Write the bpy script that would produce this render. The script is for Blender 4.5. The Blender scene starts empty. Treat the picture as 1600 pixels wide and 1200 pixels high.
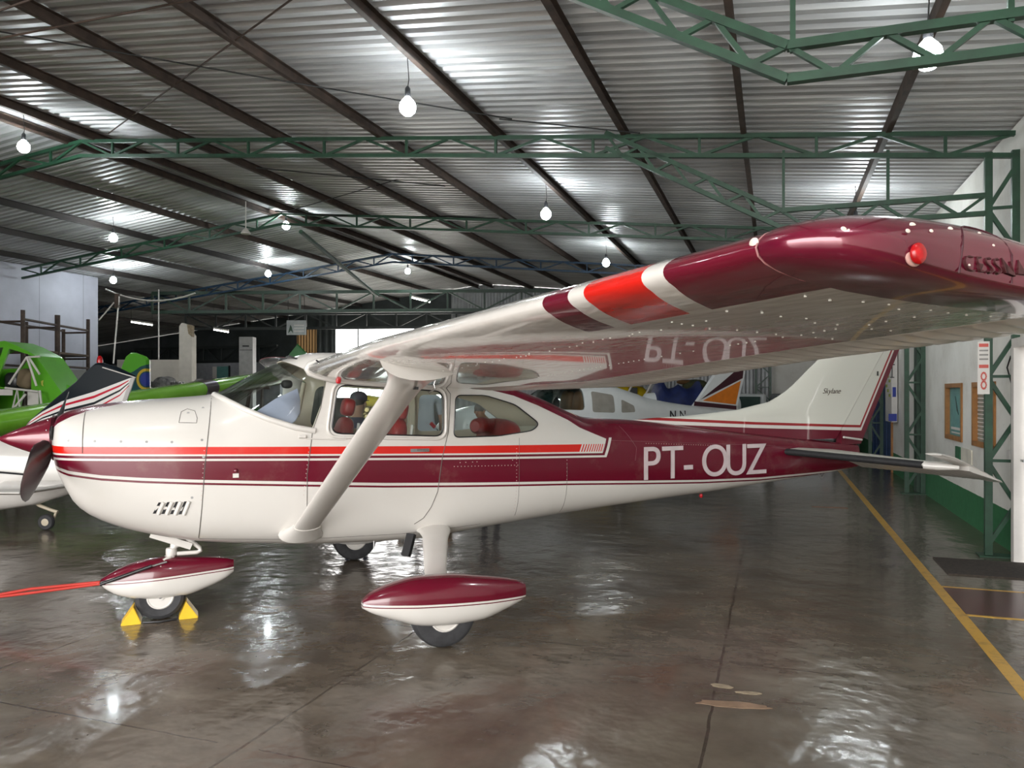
import bpy, bmesh, math, random
from mathutils import Vector, Matrix
random.seed(7)
PI = math.pi
C = bpy.context.scene.collection
SC = bpy.context.scene
def R(d): return math.radians(d)

# ---------------------------------------------------------------- camera
CAMH = 1.714; FPX = 1183.0; YH = 613.0
cam_d = bpy.data.cameras.new('camera'); cam = bpy.data.objects.new('camera', cam_d); C.objects.link(cam)
cam_d.sensor_width = 36.0; cam_d.lens = FPX/1600*36.0; cam_d.shift_y = (YH-600.0)/1600.0
cam_d.clip_start = 0.05; cam_d.clip_end = 400
cam.location = (0, 0, CAMH); cam.rotation_euler = (PI/2, 0, 0)
SC.camera = cam
# ---------------------------------------------------------------- exposure, world
vs = SC.view_settings
vs.view_transform = 'Standard'; vs.look = 'None'; vs.gamma = 1.0; vs.use_curve_mapping = False
vs.exposure = 0.05
SKY = 11.0
w = bpy.data.worlds.new('world'); SC.world = w; w.use_nodes = True
wn = w.node_tree.nodes; wl = w.node_tree.links
bg = wn['Background']; bg.inputs['Color'].default_value = (1.0, 0.985, 0.96, 1); bg.inputs['Strength'].default_value = SKY
LAMP_STR = 190.0      # emission of each hanging bulb
try:
    SC.cycles.use_denoising = True
    SC.cycles.max_bounces = 8; SC.cycles.diffuse_bounces = 4; SC.cycles.glossy_bounces = 4
    SC.cycles.transparent_max_bounces = 12; SC.cycles.transmission_bounces = 6
    SC.cycles.sample_clamp_indirect = 8.0
    SC.cycles.caustics_reflective = False; SC.cycles.caustics_refractive = False
except Exception: pass

# ---------------------------------------------------------------- hangar frame
PHI = R(19.1); CP, SP = math.cos(PHI), math.sin(PHI)
def H(a, b, z=0.0): return Vector((a*CP+b*SP, -a*SP+b*CP, z))
def U(px, py, Z):   # a point at distance Z in front of the viewpoint
    return Vector(((px-800)/FPX*Z, Z, CAMH-(py-YH)/FPX*Z))
def toH(p): return (p.x*CP-p.y*SP, p.x*SP+p.y*CP, p.z)
RIDGE = -10.4; WALL_R = 2.40; WALL_L = -18.4
B0, B1 = -5.0, 27.0
def ztruss(a): return 5.73-0.102*abs(a-RIDGE)
def zroof(a): return ztruss(a)+0.12

# daylight portals in the two open sides of the hangar (they let the sky in, and give no light of their own)
def portal(name, loc, rot, sx, sy):
    pl = bpy.data.lights.new(name, 'AREA'); pl.shape = 'RECTANGLE'; pl.size = sx; pl.size_y = sy; pl.cycles.is_portal = True
    po = bpy.data.objects.new(name, pl); C.objects.link(po); po.location = loc; po.rotation_euler = rot
portal('front_opening_portal', H(-3.5, B0-0.15, 3.0), (PI/2, 0, -PHI), 12.4, 6.4)

# ---------------------------------------------------------------- node maths
class E:
    """a value in a shader, with arithmetic"""
    def __init__(s, nt, sock): s.nt = nt; s.s = sock
    def _m(s, op, *o):
        n = s.nt.nodes.new('ShaderNodeMath'); n.operation = op
        for i, q in enumerate((s,)+o):
            if isinstance(q, E): s.nt.links.new(q.s, n.inputs[i])
            else: n.inputs[i].default_value = float(q)
        return E(s.nt, n.outputs[0])
    def __add__(s, o): return s._m('ADD', o)
    def __radd__(s, o): return s._m('ADD', o)
    def __sub__(s, o): return s._m('SUBTRACT', o)
    def __rsub__(s, o): return s._m('MULTIPLY', -1)._m('ADD', o)
    def __mul__(s, o): return s._m('MULTIPLY', o)
    __rmul__ = __mul__
    def gt(s, o): return s._m('GREATER_THAN', o)
    def lt(s, o): return s._m('LESS_THAN', o)
    def abs(s): return s._m('ABSOLUTE')
    def mod(s, o): return s._m('PINGPONG', o) if False else s._m('FLOORED_MODULO', o)
    def mx(s, o): return s._m('MAXIMUM', o)
    def mn(s, o): return s._m('MINIMUM', o)
    def sin(s): return s._m('SINE')
def pw(x, pts):
    """piecewise linear function of x"""
    r = None
    for (x0, y0), (x1, y1) in zip(pts, pts[1:]):
        sl = (y1-y0)/(x1-x0)
        t = (x-x0).mx(0).mn(x1-x0)*sl
        r = t if r is None else r+t
    return r+pts[0][1]
def AND(*a):
    r = a[0]
    for q in a[1:]: r = r*q
    return r
def OR(*a):
    r = a[0]
    for q in a[1:]: r = r.mx(q)
    return r

def new_mat(name):
    m = bpy.data.materials.new(name); m.use_nodes = True
    return m, m.node_tree, m.node_tree.nodes['Principled BSDF']
def setp(b, **k):
    for q, v in k.items():
        i = b.inputs[q.replace('_', ' ')]
        i.default_value = v
def noise(nt, scale, detail=4, rough=0.55, coord='Object', dist=0, stretch=None):
    tc = nt.nodes.new('ShaderNodeTexCoord'); n = nt.nodes.new('ShaderNodeTexNoise')
    n.inputs['Scale'].default_value = scale; n.inputs['Detail'].default_value = detail
    n.inputs['Roughness'].default_value = rough; n.inputs['Distortion'].default_value = dist
    if stretch:
        mp = nt.nodes.new('ShaderNodeMapping'); mp.inputs['Scale'].default_value = stretch
        nt.links.new(tc.outputs[coord], mp.inputs[0]); nt.links.new(mp.outputs[0], n.inputs['Vector'])
    else: nt.links.new(tc.outputs[coord], n.inputs['Vector'])
    return n
def ramp(nt, sock, stops):
    r = nt.nodes.new('ShaderNodeValToRGB'); el = r.color_ramp.elements
    while len(el) < len(stops): el.new(0.5)
    for e, (p, c) in zip(el, stops):
        e.position = p; e.color = (*c, 1) if len(c) == 3 else c
    nt.links.new(sock, r.inputs[0]); return r.outputs[0]
def bump(nt, b, sock, strength, dist=0.01):
    n = nt.nodes.new('ShaderNodeBump'); n.inputs['Strength'].default_value = strength; n.inputs['Distance'].default_value = dist
    nt.links.new(sock, n.inputs['Height']); nt.links.new(n.outputs[0], b.inputs['Normal'])
def mixc(nt, fac, a, b):
    n = nt.nodes.new('ShaderNodeMix'); n.data_type = 'RGBA'
    if isinstance(fac, E): nt.links.new(fac.s, n.inputs[0])
    elif hasattr(fac, 'links'): nt.links.new(fac, n.inputs[0])
    else: n.inputs[0].default_value = fac
    for q, i in ((a, 6), (b, 7)):
        if isinstance(q, tuple): n.inputs[i].default_value = (*q[:3], 1)
        else: nt.links.new(q, n.inputs[i])
    return n.outputs[2]
_mc = {}
def M(name, col, rough=0.5, metal=0.0, var=0.12, scale=6.0, coat=0.0, bmp=0.0, emit=0):
    """plain material with a little mottling"""
    if name in _mc: return _mc[name]
    m, nt, b = new_mat(name)
    n = noise(nt, scale)
    c0 = tuple(c*(1-var) for c in col); c1 = tuple(min(1, c*(1+var)) for c in col)
    nt.links.new(ramp(nt, n.outputs[0], [(0.3, c0), (0.7, c1)]), b.inputs['Base Color'])
    setp(b, Roughness=rough, Metallic=metal, Coat_Weight=coat, Coat_Roughness=0.06)
    if bmp: bump(nt, b, n.outputs[0], bmp)
    if emit:
        b.inputs['Emission Color'].default_value = (*col, 1); b.inputs['Emission Strength'].default_value = emit
    _mc[name] = m; return m
def glass_mat(name, tint=(0.9, 0.95, 0.95), refl=0.75):
    m = bpy.data.materials.new(name); m.use_nodes = True; nt = m.node_tree
    nt.nodes.remove(nt.nodes['Principled BSDF'])
    t = nt.nodes.new('ShaderNodeBsdfTransparent'); t.inputs[0].default_value = (*tint, 1)
    g = nt.nodes.new('ShaderNodeBsdfGlossy'); g.inputs['Roughness'].default_value = 0.02
    f = nt.nodes.new('ShaderNodeFresnel'); f.inputs[0].default_value = 1.5
    k = E(nt, f.outputs[0])*refl
    mx = nt.nodes.new('ShaderNodeMixShader'); nt.links.new(k.s, mx.inputs[0]); nt.links.new(t.outputs[0], mx.inputs[1]); nt.links.new(g.outputs[0], mx.inputs[2])
    nt.links.new(mx.outputs[0], nt.nodes['Material Output'].inputs[0]); return m
def xyz(nt):
    tc = nt.nodes.new('ShaderNodeTexCoord'); s = nt.nodes.new('ShaderNodeSeparateXYZ')
    nt.links.new(tc.outputs['Object'], s.inputs[0])
    return E(nt, s.outputs[0]), E(nt, s.outputs[1]), E(nt, s.outputs[2])

# ---------------------------------------------------------------- mesh helpers
class MB:
    def __init__(s): s.v = []; s.f = []; s.m = []
    def add(s, vs, fs, mi=0):
        o = len(s.v); s.v += [tuple(p) for p in vs]
        for f in fs: s.f.append(tuple(i+o for i in f)); s.m.append(mi)
        return s
    def box(s, c, d, rot=None, mi=0):
        c = Vector(c); h = [q/2 for q in d]
        pts = [Vector((sx*h[0], sy*h[1], sz*h[2])) for sx in (-1, 1) for sy in (-1, 1) for sz in (-1, 1)]
        if rot is not None: pts = [rot @ p for p in pts]
        return s.add([c+p for p in pts], [(0,1,3,2),(4,6,7,5),(0,4,5,1),(2,3,7,6),(0,2,6,4),(1,5,7,3)], mi)
    def beam(s, p, q, w, h, up=(0,0,1), mi=0):
        p = Vector(p); q = Vector(q); d = (q-p).normalized(); up = Vector(up)
        x = d.cross(up)
        if x.length < 1e-4: x = d.cross(Vector((1, 0, 0)))
        x.normalize(); y = x.cross(d).normalized()
        vs = [e+x*sx*w/2+y*sy*h/2 for e in (p, q) for sx, sy in ((-1,-1),(1,-1),(1,1),(-1,1))]
        return s.add(vs, [(0,3,2,1),(4,5,6,7),(0,1,5,4),(1,2,6,5),(2,3,7,6),(3,0,4,7)], mi)
    def loft(s, rings, cap=True, closed=True, mi=0):
        n = len(rings[0]); vs = [p for r in rings for p in r]; fs = []
        for i in range(len(rings)-1):
            for j in range(n if closed else n-1):
                k = (j+1) % n
                fs.append((i*n+j, i*n+k, (i+1)*n+k, (i+1)*n+j))
        if cap and closed:
            fs.append(tuple(range(n-1, -1, -1))); o = (len(rings)-1)*n; fs.append(tuple(o+j for j in range(n)))
        return s.add(vs, fs, mi)
    def tube(s, pts, r, n=8, cap=True, mi=0):
        pts = [Vector(p) for p in pts]; rings = []; prev = None
        for i, p in enumerate(pts):
            d = (pts[min(i+1, len(pts)-1)]-pts[max(i-1, 0)]).normalized()
            if prev is None:
                x = d.cross(Vector((0, 0, 1)))
                if x.length < 1e-3: x = d.cross(Vector((1, 0, 0)))
            else: x = prev-d*prev.dot(d)
            x.normalize(); prev = x; y = d.cross(x)
            rr = r[i] if isinstance(r, (list, tuple)) else r
            rings.append([p+x*math.cos(2*PI*k/n)*rr+y*math.sin(2*PI*k/n)*rr for k in range(n)])
        return s.loft(rings, cap, mi=mi)
    def lathe(s, prof, o=(0,0,0), axis='Z', n=24, cap=True, mi=0):
        """prof: (radius, along)"""
        o = Vector(o); rings = []
        for r, t in prof:
            ring = []
            for k in range(n):
                a = 2*PI*k/n; u, v = math.cos(a)*r, math.sin(a)*r
                ring.append(o+Vector({'Z': (u, v, t), 'X': (t, u, v), 'Y': (v, t, u)}[axis]))
            rings.append(ring)
        return s.loft(rings, cap, mi=mi)
    def prism(s, poly, ax, t0, t1, mi=0):
        """polygon in the plane across axis ax, extruded from t0 to t1"""
        def mk(p, t): return {'X': (t, p[0], p[1]), 'Y': (p[0], t, p[1]), 'Z': (p[0], p[1], t)}[ax]
        n = len(poly); vs = [mk(p, t0) for p in poly]+[mk(p, t1) for p in poly]
        fs = [tuple(range(n-1, -1, -1)), tuple(range(n, 2*n))]+[(j, (j+1) % n, n+(j+1) % n, n+j) for j in range(n)]
        return s.add(vs, fs, mi)
    def sell(s, c, r, e=2.0, nu=20, nv=12, rot=None, mi=0):
        """superellipsoid: e=2 round, larger e boxier"""
        c = Vector(c); rings = []; k = 2.0/e
        def sp(v): return math.copysign(abs(v)**k, v)
        for i in range(nv+1):
            ph = -PI/2+PI*i/nv; ph = max(-PI/2+0.02, min(PI/2-0.02, ph))
            ring = []
            for j in range(nu):
                th = 2*PI*j/nu
                p = Vector((r[0]*sp(math.cos(ph))*sp(math.cos(th)), r[1]*sp(math.cos(ph))*sp(math.sin(th)), r[2]*sp(math.sin(ph))))
                ring.append(c+(rot @ p if rot is not None else p))
            rings.append(ring)
        return s.loft(rings, True, mi=mi)
    def mesh(s, name, mats):
        me = bpy.data.meshes.new(name); me.from_pydata(s.v, [], s.f)
        for m in (mats if isinstance(mats, (list, tuple)) else [mats]): me.materials.append(m)
        if any(s.m): me.polygons.foreach_set('material_index', s.m)
        bm = bmesh.new(); bm.from_mesh(me); bmesh.ops.recalc_face_normals(bm, faces=bm.faces); bm.to_mesh(me); bm.free()
        return me
    def build(s, name, mats, parent=None, smooth=None, label=None):
        me = s.mesh(name, mats)
        if smooth is not None:
            me.shade_smooth(); me.set_sharp_from_angle(angle=R(smooth))
        o = bpy.data.objects.new(name, me); C.objects.link(o)
        if parent is not None: o.parent = parent
        if label: o['label'] = label
        return o
def tag(o, label, cat, group=None, kind=None):
    o['label'] = label; o['category'] = cat
    if group: o['group'] = group
    if kind: o['kind'] = kind
    return o
def thing(name, label, cat, loc=(0,0,0), rz=0.0, group=None):
    o = bpy.data.objects.new(name, None); o.empty_display_size = 0.2; C.objects.link(o)
    o.location = loc; o.rotation_euler = (0, 0, rz)
    return tag(o, label, cat, group)
def struct(name, mb, mats, hang=True, smooth=None):
    o = mb.build(name, mats, smooth=smooth); o['kind'] = 'structure'
    if hang: o.rotation_euler = (0, 0, -PHI)
    return o
def hthing(name, label, cat, group=None):   # origin at hangar origin, axes of the hangar
    return thing(name, label, cat, (0, 0, 0), -PHI, group)
def dup(o, loc=None, rz=None, label=None, parent=None, group=None):
    c = o.copy(); C.objects.link(c)
    if parent is not None: c.parent = parent
    if loc is not None: c.location = loc
    if rz is not None: c.rotation_euler = (c.rotation_euler.x, c.rotation_euler.y, rz)
    if label: c['label'] = label
    if group: c['group'] = group
    for ch in list(o.children): dup(ch, parent=c)
    return c
def evalmesh(o):
    bpy.context.view_layer.update()
    dg = bpy.context.evaluated_depsgraph_get()
    return bpy.data.meshes.new_from_object(o.evaluated_get(dg), depsgraph=dg)
def boolean(base, cutters, op='DIFFERENCE'):
    """base: MB/mesh, cutters: list of meshes -> mesh"""
    o = bpy.data.objects.new('tmp', base); C.objects.link(o); tmp = [o]
    for c in cutters:
        k = bpy.data.objects.new('tmpc', c); C.objects.link(k); tmp.append(k)
        md = o.modifiers.new('b', 'BOOLEAN'); md.operation = op; md.object = k; md.solver = 'EXACT'
    me = evalmesh(o)
    for t in tmp: bpy.data.objects.remove(t)
    return me
def text(name, body, size, mat, parent, mat4, extrude=0.001, shear=0.0, offset=0.0, space=1.0):
    cu = bpy.data.curves.new(name, 'FONT'); cu.body = body; cu.size = size; cu.extrude = extrude; cu.shear = shear
    cu.offset = offset; cu.space_character = space; cu.materials.append(mat)
    t = bpy.data.objects.new(name, cu); C.objects.link(t); me = evalmesh(t); bpy.data.objects.remove(t)
    me.transform(mat4)
    if not me.materials: me.materials.append(mat)
    o = bpy.data.objects.new(name, me); C.objects.link(o); o.parent = parent; return o

# ---------------------------------------------------------------- shared materials
WHITE = (0.66, 0.632, 0.60); MAROON = (0.125, 0.003, 0.017); RED = (0.62, 0.012, 0.006); CREAM = (0.74, 0.66, 0.52)
m_white = M('white_paint', WHITE, 0.28, var=0.02, coat=0.5)
m_whitem = M('white_satin', WHITE, 0.45, var=0.05)
m_maroon = M('maroon_paint', MAROON, 0.25, var=0.1, coat=0.8)
m_black = M('black_rubber', (0.018, 0.018, 0.02), 0.65, var=0.25, scale=30, bmp=0.2)
m_dark = M('black_satin', (0.015, 0.015, 0.017), 0.35)
m_tyre = M('tyre_rubber', (0.03, 0.03, 0.033), 0.75, var=0.35, scale=14, bmp=0.15)
m_chrome = M('bright_metal', (0.6, 0.6, 0.6), 0.25, 1.0)
m_steel = M('dull_steel', (0.3, 0.3, 0.3), 0.45, 0.8, scale=20)
m_seam = M('panel_gap', (0.12, 0.11, 0.10), 0.7)
m_leather = M('red_leather', (0.33, 0.012, 0.015), 0.4, var=0.2, scale=12, bmp=0.1)
m_lining = M('cabin_lining', CREAM, 0.6, var=0.06)
m_glass = glass_mat('clear_acrylic', (0.93, 0.96, 0.95), 0.6)
m_green = M('green_steel_paint', (0.013, 0.052, 0.027), 0.45, var=0.3, scale=8)
m_rust = M('brown_primer_steel', (0.055, 0.035, 0.026), 0.7, var=0.4, scale=7)
m_wire = M('black_cable', (0.012, 0.012, 0.012), 0.6)
m_yellow = M('yellow_paint', (0.75, 0.47, 0.02), 0.5, var=0.12)

# ================================================================ THE SETTING
def mat_floor():
    m, nt, b = new_mat('polished_stained_concrete')
    x, y, z = xyz(nt)
    n1 = noise(nt, 0.55, 8, 0.62, dist=0.8); n2 = noise(nt, 2.6, 6, 0.6); n3 = noise(nt, 0.23, 3)
    col = ramp(nt, n1.outputs[0], [(0.28, (0.055, 0.040, 0.029)), (0.45, (0.105, 0.080, 0.060)), (0.6, (0.17, 0.140, 0.108)), (0.78, (0.28, 0.245, 0.20))])
    col2 = ramp(nt, n2.outputs[0], [(0.35, (0.07, 0.052, 0.037)), (0.65, (0.20, 0.168, 0.13))])
    c = mixc(nt, 0.35, col, col2)
    rs = noise(nt, 1.1, 5, 0.6, dist=1.0, stretch=(1, 0.6, 1))
    c = mixc(nt, (E(nt, rs.outputs[0])-0.56).mx(0).mn(0.14)*3.4, c, (0.13, 0.062, 0.034))
    # saw-cut joints, wandering a little
    wob = (E(nt, noise(nt, 3.0, 3).outputs[0])-0.5)*0.03
    ja = ((x+wob+0.32+0.02).mod(2.11)-0.02).abs().lt(0.008)
    jb = ((y+wob-3.03+0.02).mod(1.96)-0.02).abs().lt(0.006)
    pt = E(nt, noise(nt, 0.8, 2).outputs[0]).gt(0.44)
    jj = ja.mx(jb*pt)
    c = mixc(nt, jj*0.75, c, (0.035, 0.02, 0.014))
    nt.links.new(c, b.inputs['Base Color'])
    r = (E(nt, n3.outputs[0])*0.16)+(E(nt, n2.outputs[0])*0.14)+0.06
    nt.links.new(r.s, b.inputs['Roughness'])
    setp(b, Specular_IOR_Level=0.6, Coat_Weight=0.15, Coat_Roughness=0.08)
    w1 = noise(nt, 3.2, 3, 0.5, stretch=(1.0, 1.0, 1)); w2 = noise(nt, 14, 2, 0.5)
    h = (E(nt, w1.outputs[0])+E(nt, w2.outputs[0])*0.10)-jj*0.2
    bump(nt, b, h.s, 0.34, 0.06)
    return m
fl = MB(); fl.add([(WALL_R+0.2, -14, 0), (WALL_R+0.2, B1+0.2, 0), (-31, B1+0.2, 0), (-31, -14, 0)], [(0, 1, 2, 3)])
fl.box(((WALL_R+0.2-31)/2, (B1-14)/2, -0.11), (31+WALL_R+0.2, B1+14, 0.2))
floor = struct('floor', fl, mat_floor())
ap = MB(); ap.box((-8, 0, -0.25), (160, 160, 0.2))
struct('ground_apron', ap, M('outdoor_concrete', (0.50, 0.49, 0.46), 0.8))

def mat_wall():
    m, nt, b = new_mat('whitewashed_masonry_green_skirt')
    x, y, z = xyz(nt)
    n = noise(nt, 1.3, 7, 0.65); n2 = noise(nt, 9, 5, 0.7)
    c = ramp(nt, n.outputs[0], [(0.25, (0.60, 0.57, 0.51)), (0.5, (0.76, 0.74, 0.69)), (0.75, (0.83, 0.815, 0.77))])
    c = mixc(nt, (E(nt, n2.outputs[0])-0.62).mx(0)*2.5, c, (0.30, 0.27, 0.22))
    g = mixc(nt, E(nt, n2.outputs[0]), (0.012, 0.10, 0.03), (0.035, 0.19, 0.075))
    edge = z+(E(nt, n2.outputs[0])-0.5)*0.02
    c = mixc(nt, edge.lt(0.43), c, g)
    nt.links.new(c, b.inputs['Base Color']); setp(b, Roughness=0.8)
    bump(nt, b, n2.outputs[0], 0.35, 0.01); return m
def wall_with_holes(axis, at, thick, span, ztop, holes):
    """boxes around rectangular holes; span along the other axis; ztop(s) height"""
    mb = MB(); hs = sorted(holes); cur = span[0]
    def seg(s0, s1, z0, z1a, z1b):
        if s1-s0 < 1e-4: return
        if axis == 'a': P = lambda t, s, z: (at+t, s, z)
        else: P = lambda t, s, z: (s, at+t, z)
        vs = [P(t, s, z) for t in (0, thick) for s, z in ((s0, z0), (s1, z0), (s1, z1b), (s0, z1a))]
        mb.add(vs, [(0,1,2,3),(7,6,5,4),(0,4,5,1),(1,5,6,2),(2,6,7,3),(3,7,4,0)])
    for (s0, s1, z0, z1) in hs:
        seg(cur, s0, 0, ztop(cur), ztop(s0))
        if z0 > 0: seg(s0, s1, 0, z0, z0)
        seg(s0, s1, z1, ztop(s0), ztop(s1)); cur = s1
    seg(cur, span[1], 0, ztop(cur), ztop(span[1])); return mb
mw = mat_wall()
W1 = (11.62, 12.67, 1.04, 1.84); W2 = (10.0, 11.06, 1.04, 1.84); DB = (18.0, 21.6, 0.0, 2.42); DR = (7.9, 8.85, 0.0, 2.18)
struct('wall_right', wall_with_holes('a', WALL_R, 0.18, (B0, B1), lambda s: zroof(WALL_R)-0.02, [W1, W2, DB, DR]), mw)
def a_at(px, b):
    u = (px-800)/FPX; return (u*CP*b-SP*b)/(CP+u*SP)
# back wall: masonry at the right end, ribbed sheet to the left of it, tall opening towards daylight
zr = lambda s: zroof(s)-0.02
O0, O1 = a_at(524, B1), a_at(705, B1)
aM = a_at(1206, B1)
struct('wall_back', wall_with_holes('b', B1, 0.18, (aM, WALL_R+0.18), zr, []), mw)
def ribbed(a0, a1, at, z0, z1f, pitch=0.25, depth=0.04):
    mb = MB(); n = max(2, int(abs(a1-a0)/pitch)*4); bot = []; top = []
    for i in range(n+1):
        a = a0+(a1-a0)*i/n; d = -depth if (i % 4) in (1, 2) else 0
        bot.append((a, at+d, z0)); top.append((a, at+d, z1f(a)))
    back = [(p[0], at+0.05, p[2]) for p in bot]; bt = [(p[0], at+0.05, p[2]) for p in top]
    m = len(bot)
    mb.add(bot+top, [(i, i+1, m+i+1, m+i) for i in range(n)])
    mb.add(back+bt, [(i, m+i, m+i+1, i+1) for i in range(n)])
    mb.add([bot[0], top[0], bt[0], back[0], bot[-1], top[-1], bt[-1], back[-1]], [(0,1,2,3),(4,7,6,5)])
    return mb
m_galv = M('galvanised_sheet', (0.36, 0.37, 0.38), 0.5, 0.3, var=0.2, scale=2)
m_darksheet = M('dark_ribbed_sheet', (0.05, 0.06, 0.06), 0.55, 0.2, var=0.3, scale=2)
struct('wall_back_sheeting', ribbed(O1, aM, B1, 0, zr), m_galv)
aT0, aT1 = a_at(464, B1), a_at(495, B1)
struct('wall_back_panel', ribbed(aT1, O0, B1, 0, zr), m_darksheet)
zT1 = CAMH+(YH-513)/FPX*31.5; zT0 = CAMH+(YH-552)/FPX*31.5
mt = bpy.data.materials.new('translucent_roofing'); mt.use_nodes = True
_n = mt.node_tree; _p = _n.nodes['Principled BSDF']; _t = _n.nodes.new('ShaderNodeBsdfTranslucent'); _t.inputs[0].default_value = (0.16, 0.125, 0.085, 1)
_n.links.new(_t.outputs[0], _n.nodes['Material Output'].inputs[0])
tp = MB(); tp.box(((aT0+aT1)/2, B1, (zT0+zT1)/2), (aT1-aT0, 0.01, zT1-zT0))
for k in range(7): tp.box((aT0+(k+0.5)*(aT1-aT0)/7, B1-0.02, (zT0+zT1)/2), (0.03, 0.02, zT1-zT0))
struct('window_1', tp, mt)
lw = wall_with_holes('b', B1, 0.1, (-31, aT1), zr, [(aT0, aT1, zT0, zT1)])
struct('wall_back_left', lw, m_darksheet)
ow = MB(); ow.box(((O0+O1)/2, B1+0.05, (4.3+zroof(O1)-0.1)/2), (O1-O0, 0.1, zroof(O1)-4.4)); ow.box(((O0+O1)/2, B1+0.05, 0.75), (O1-O0, 0.1, 1.5)); ow.box((O0+1.05, B1+0.02, 2.7), (0.05, 0.05, 3.2)); struct('trim_1', ow, m_darksheet)
gw = MB(); gw.box(((-31+a_at(440, B1-1))/2, B1-1, 1.47), (a_at(440, B1-1)+31, 0.2, 2.94))
struct('wall_partition', gw, M('grey_partition_paint', (0.30, 0.31, 0.34), 0.8))
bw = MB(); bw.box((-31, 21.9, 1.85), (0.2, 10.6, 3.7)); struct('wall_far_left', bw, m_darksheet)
bw = MB(); bw.box((-24.7, 16.6, 2.6), (12.5, 0.15, 5.2)); struct('wall_light_block_left', bw, m_darksheet)  # unseen wall behind the left one, added to block outside light
# left wall: tall pale panels above grey masonry
def mat_lwall():
    m, nt, b = new_mat('pale_panelled_wall')
    x, y, z = xyz(nt); n = noise(nt, 1.2, 6, 0.6)
    c = ramp(nt, n.outputs[0], [(0.3, (0.42, 0.43, 0.50)), (0.7, (0.53, 0.54, 0.62))])
    lo = ramp(nt, n.outputs[0], [(0.3, (0.24, 0.235, 0.22)), (0.7, (0.36, 0.35, 0.33))])
    c = mixc(nt, z.lt(2.35), c, lo)
    j = (y.mod(1.35)).lt(0.02)
    c = mixc(nt, AND(j, z.gt(2.35))*0.5, c, (0.12, 0.12, 0.14))
    nt.links.new(c, b.inputs['Base Color']); setp(b, Roughness=0.7); return m
lwm = MB(); lwm.box((WALL_L-0.1, (B0+16.7)/2, (zroof(WALL_L))/2), (0.2, 16.7-B0, zroof(WALL_L)-0.03))
struct('wall_left', lwm, mat_lwall())

bw = MB(); bw.box(((WALL_L-9.5)/2, B0, 2.7), (-9.5-WALL_L, 0.12, 5.3)); struct('wall_front_blocker', bw, m_darksheet)  # unseen wall closing part of the front, added to darken the left roof slope
# corrugated roof
def mat_roof():
    m, nt, b = new_mat('corrugated_zinc_roof')
    n = noise(nt, 1.0, 5, 0.6, stretch=(0.25, 3.0, 1)); n2 = noise(nt, 1.5, 5, 0.6)
    c = ramp(nt, n.outputs[0], [(0.3, (0.36, 0.36, 0.365)), (0.6, (0.58, 0.58, 0.58)), (0.8, (0.68, 0.67, 0.655))])
    c = mixc(nt, (E(nt, n2.outputs[0])-0.6).mx(0)*2.5, c, (0.30, 0.22, 0.18))
    nt.links.new(c, b.inputs['Base Color']); setp(b, Roughness=0.40, Metallic=0.25)
    bump(nt, b, n2.outputs[0], 0.1, 0.02); return m
def roof_slope(a0, a1, na):
    mb = MB(); prof = []; b = B0-0.6
    while b < B1+0.3:
        for db, dz in ((0, 0), (0.075, 0), (0.10, 0.035), (0.15, 0.035)): prof.append((b+db, dz))
        b += 0.175
    rows = []
    for i in range(na+1):
        a = a0+(a1-a0)*i/na
        for (bb, dz) in prof: rows.append((a, bb, zroof(a)+dz))
    n = len(prof)
    mb.add(rows, [(i*n+j, i*n+j+1, (i+1)*n+j+1, (i+1)*n+j) for i in range(na) for j in range(n-1)])
    top = [(p[0], p[1], p[2]+0.012) for p in (rows[:n]+rows[-n:])]
    mb.add(top, [(j, n+j, n+j+1, j+1) for j in range(n-1)])
    return mb
mr = mat_roof()
struct('ceiling', roof_slope(WALL_R+0.5, RIDGE, 1), mr)
struct('ceiling_left', roof_slope(RIDGE, -31.2, 1), mr)
# ridge cap + purlins (each one a thing)
rc = MB(); rc.prism([(RIDGE-0.3, zroof(RIDGE)-0.015), (RIDGE, zroof(RIDGE)+0.01), (RIDGE+0.3, zroof(RIDGE)-0.015), (RIDGE+0.3, zroof(RIDGE)-0.03), (RIDGE, zroof(RIDGE)-0.01), (RIDGE-0.3, zroof(RIDGE)-0.03)], 'Y', B0-0.5, B1)
struct('trim_2', rc, mr)
pur = [1.15, -0.36, -1.75, -3.4, -5.08, -6.75, -8.5, -10.15, -10.7, -12.4, -14.1, -15.8, -17.5, -19.3, -21.2, -23.2]
ords = ['first', 'second', 'third', 'fourth', 'fifth', 'sixth', 'seventh', 'eighth', 'ninth', 'tenth']
for i, a in enumerate(pur):
    mb = MB(); s = 0.045; z = zroof(a)-0.075
    # lipped channel section
    mb.box((a, (B0+B1)/2, z), (0.008, B1-B0, 0.13)); mb.box((a+0.025, (B0+B1)/2, z+0.062), (0.05, B1-B0, 0.007)); mb.box((a+0.025, (B0+B1)/2, z-0.062), (0.05, B1-B0, 0.007))
    mb.box((a+0.05, (B0+B1)/2, z-0.052), (0.007, B1-B0, 0.022))
    o = mb.build('roof_purlin', m_rust if i < 10 else M('dark_primer_steel', (0.03, 0.024, 0.022), 0.7)); o.rotation_euler = (0, 0, -PHI)
    if a > RIDGE: lab = 'brown steel roof purlin, %s one out from the right wall under the pale sheets' % ords[i]
    else: lab = 'dark steel purlin on the left roof slope, %s one beyond the ridge' % ords[i-8]
    tag(o, lab, 'roof beam', 'purlins under the corrugated roof')

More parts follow.
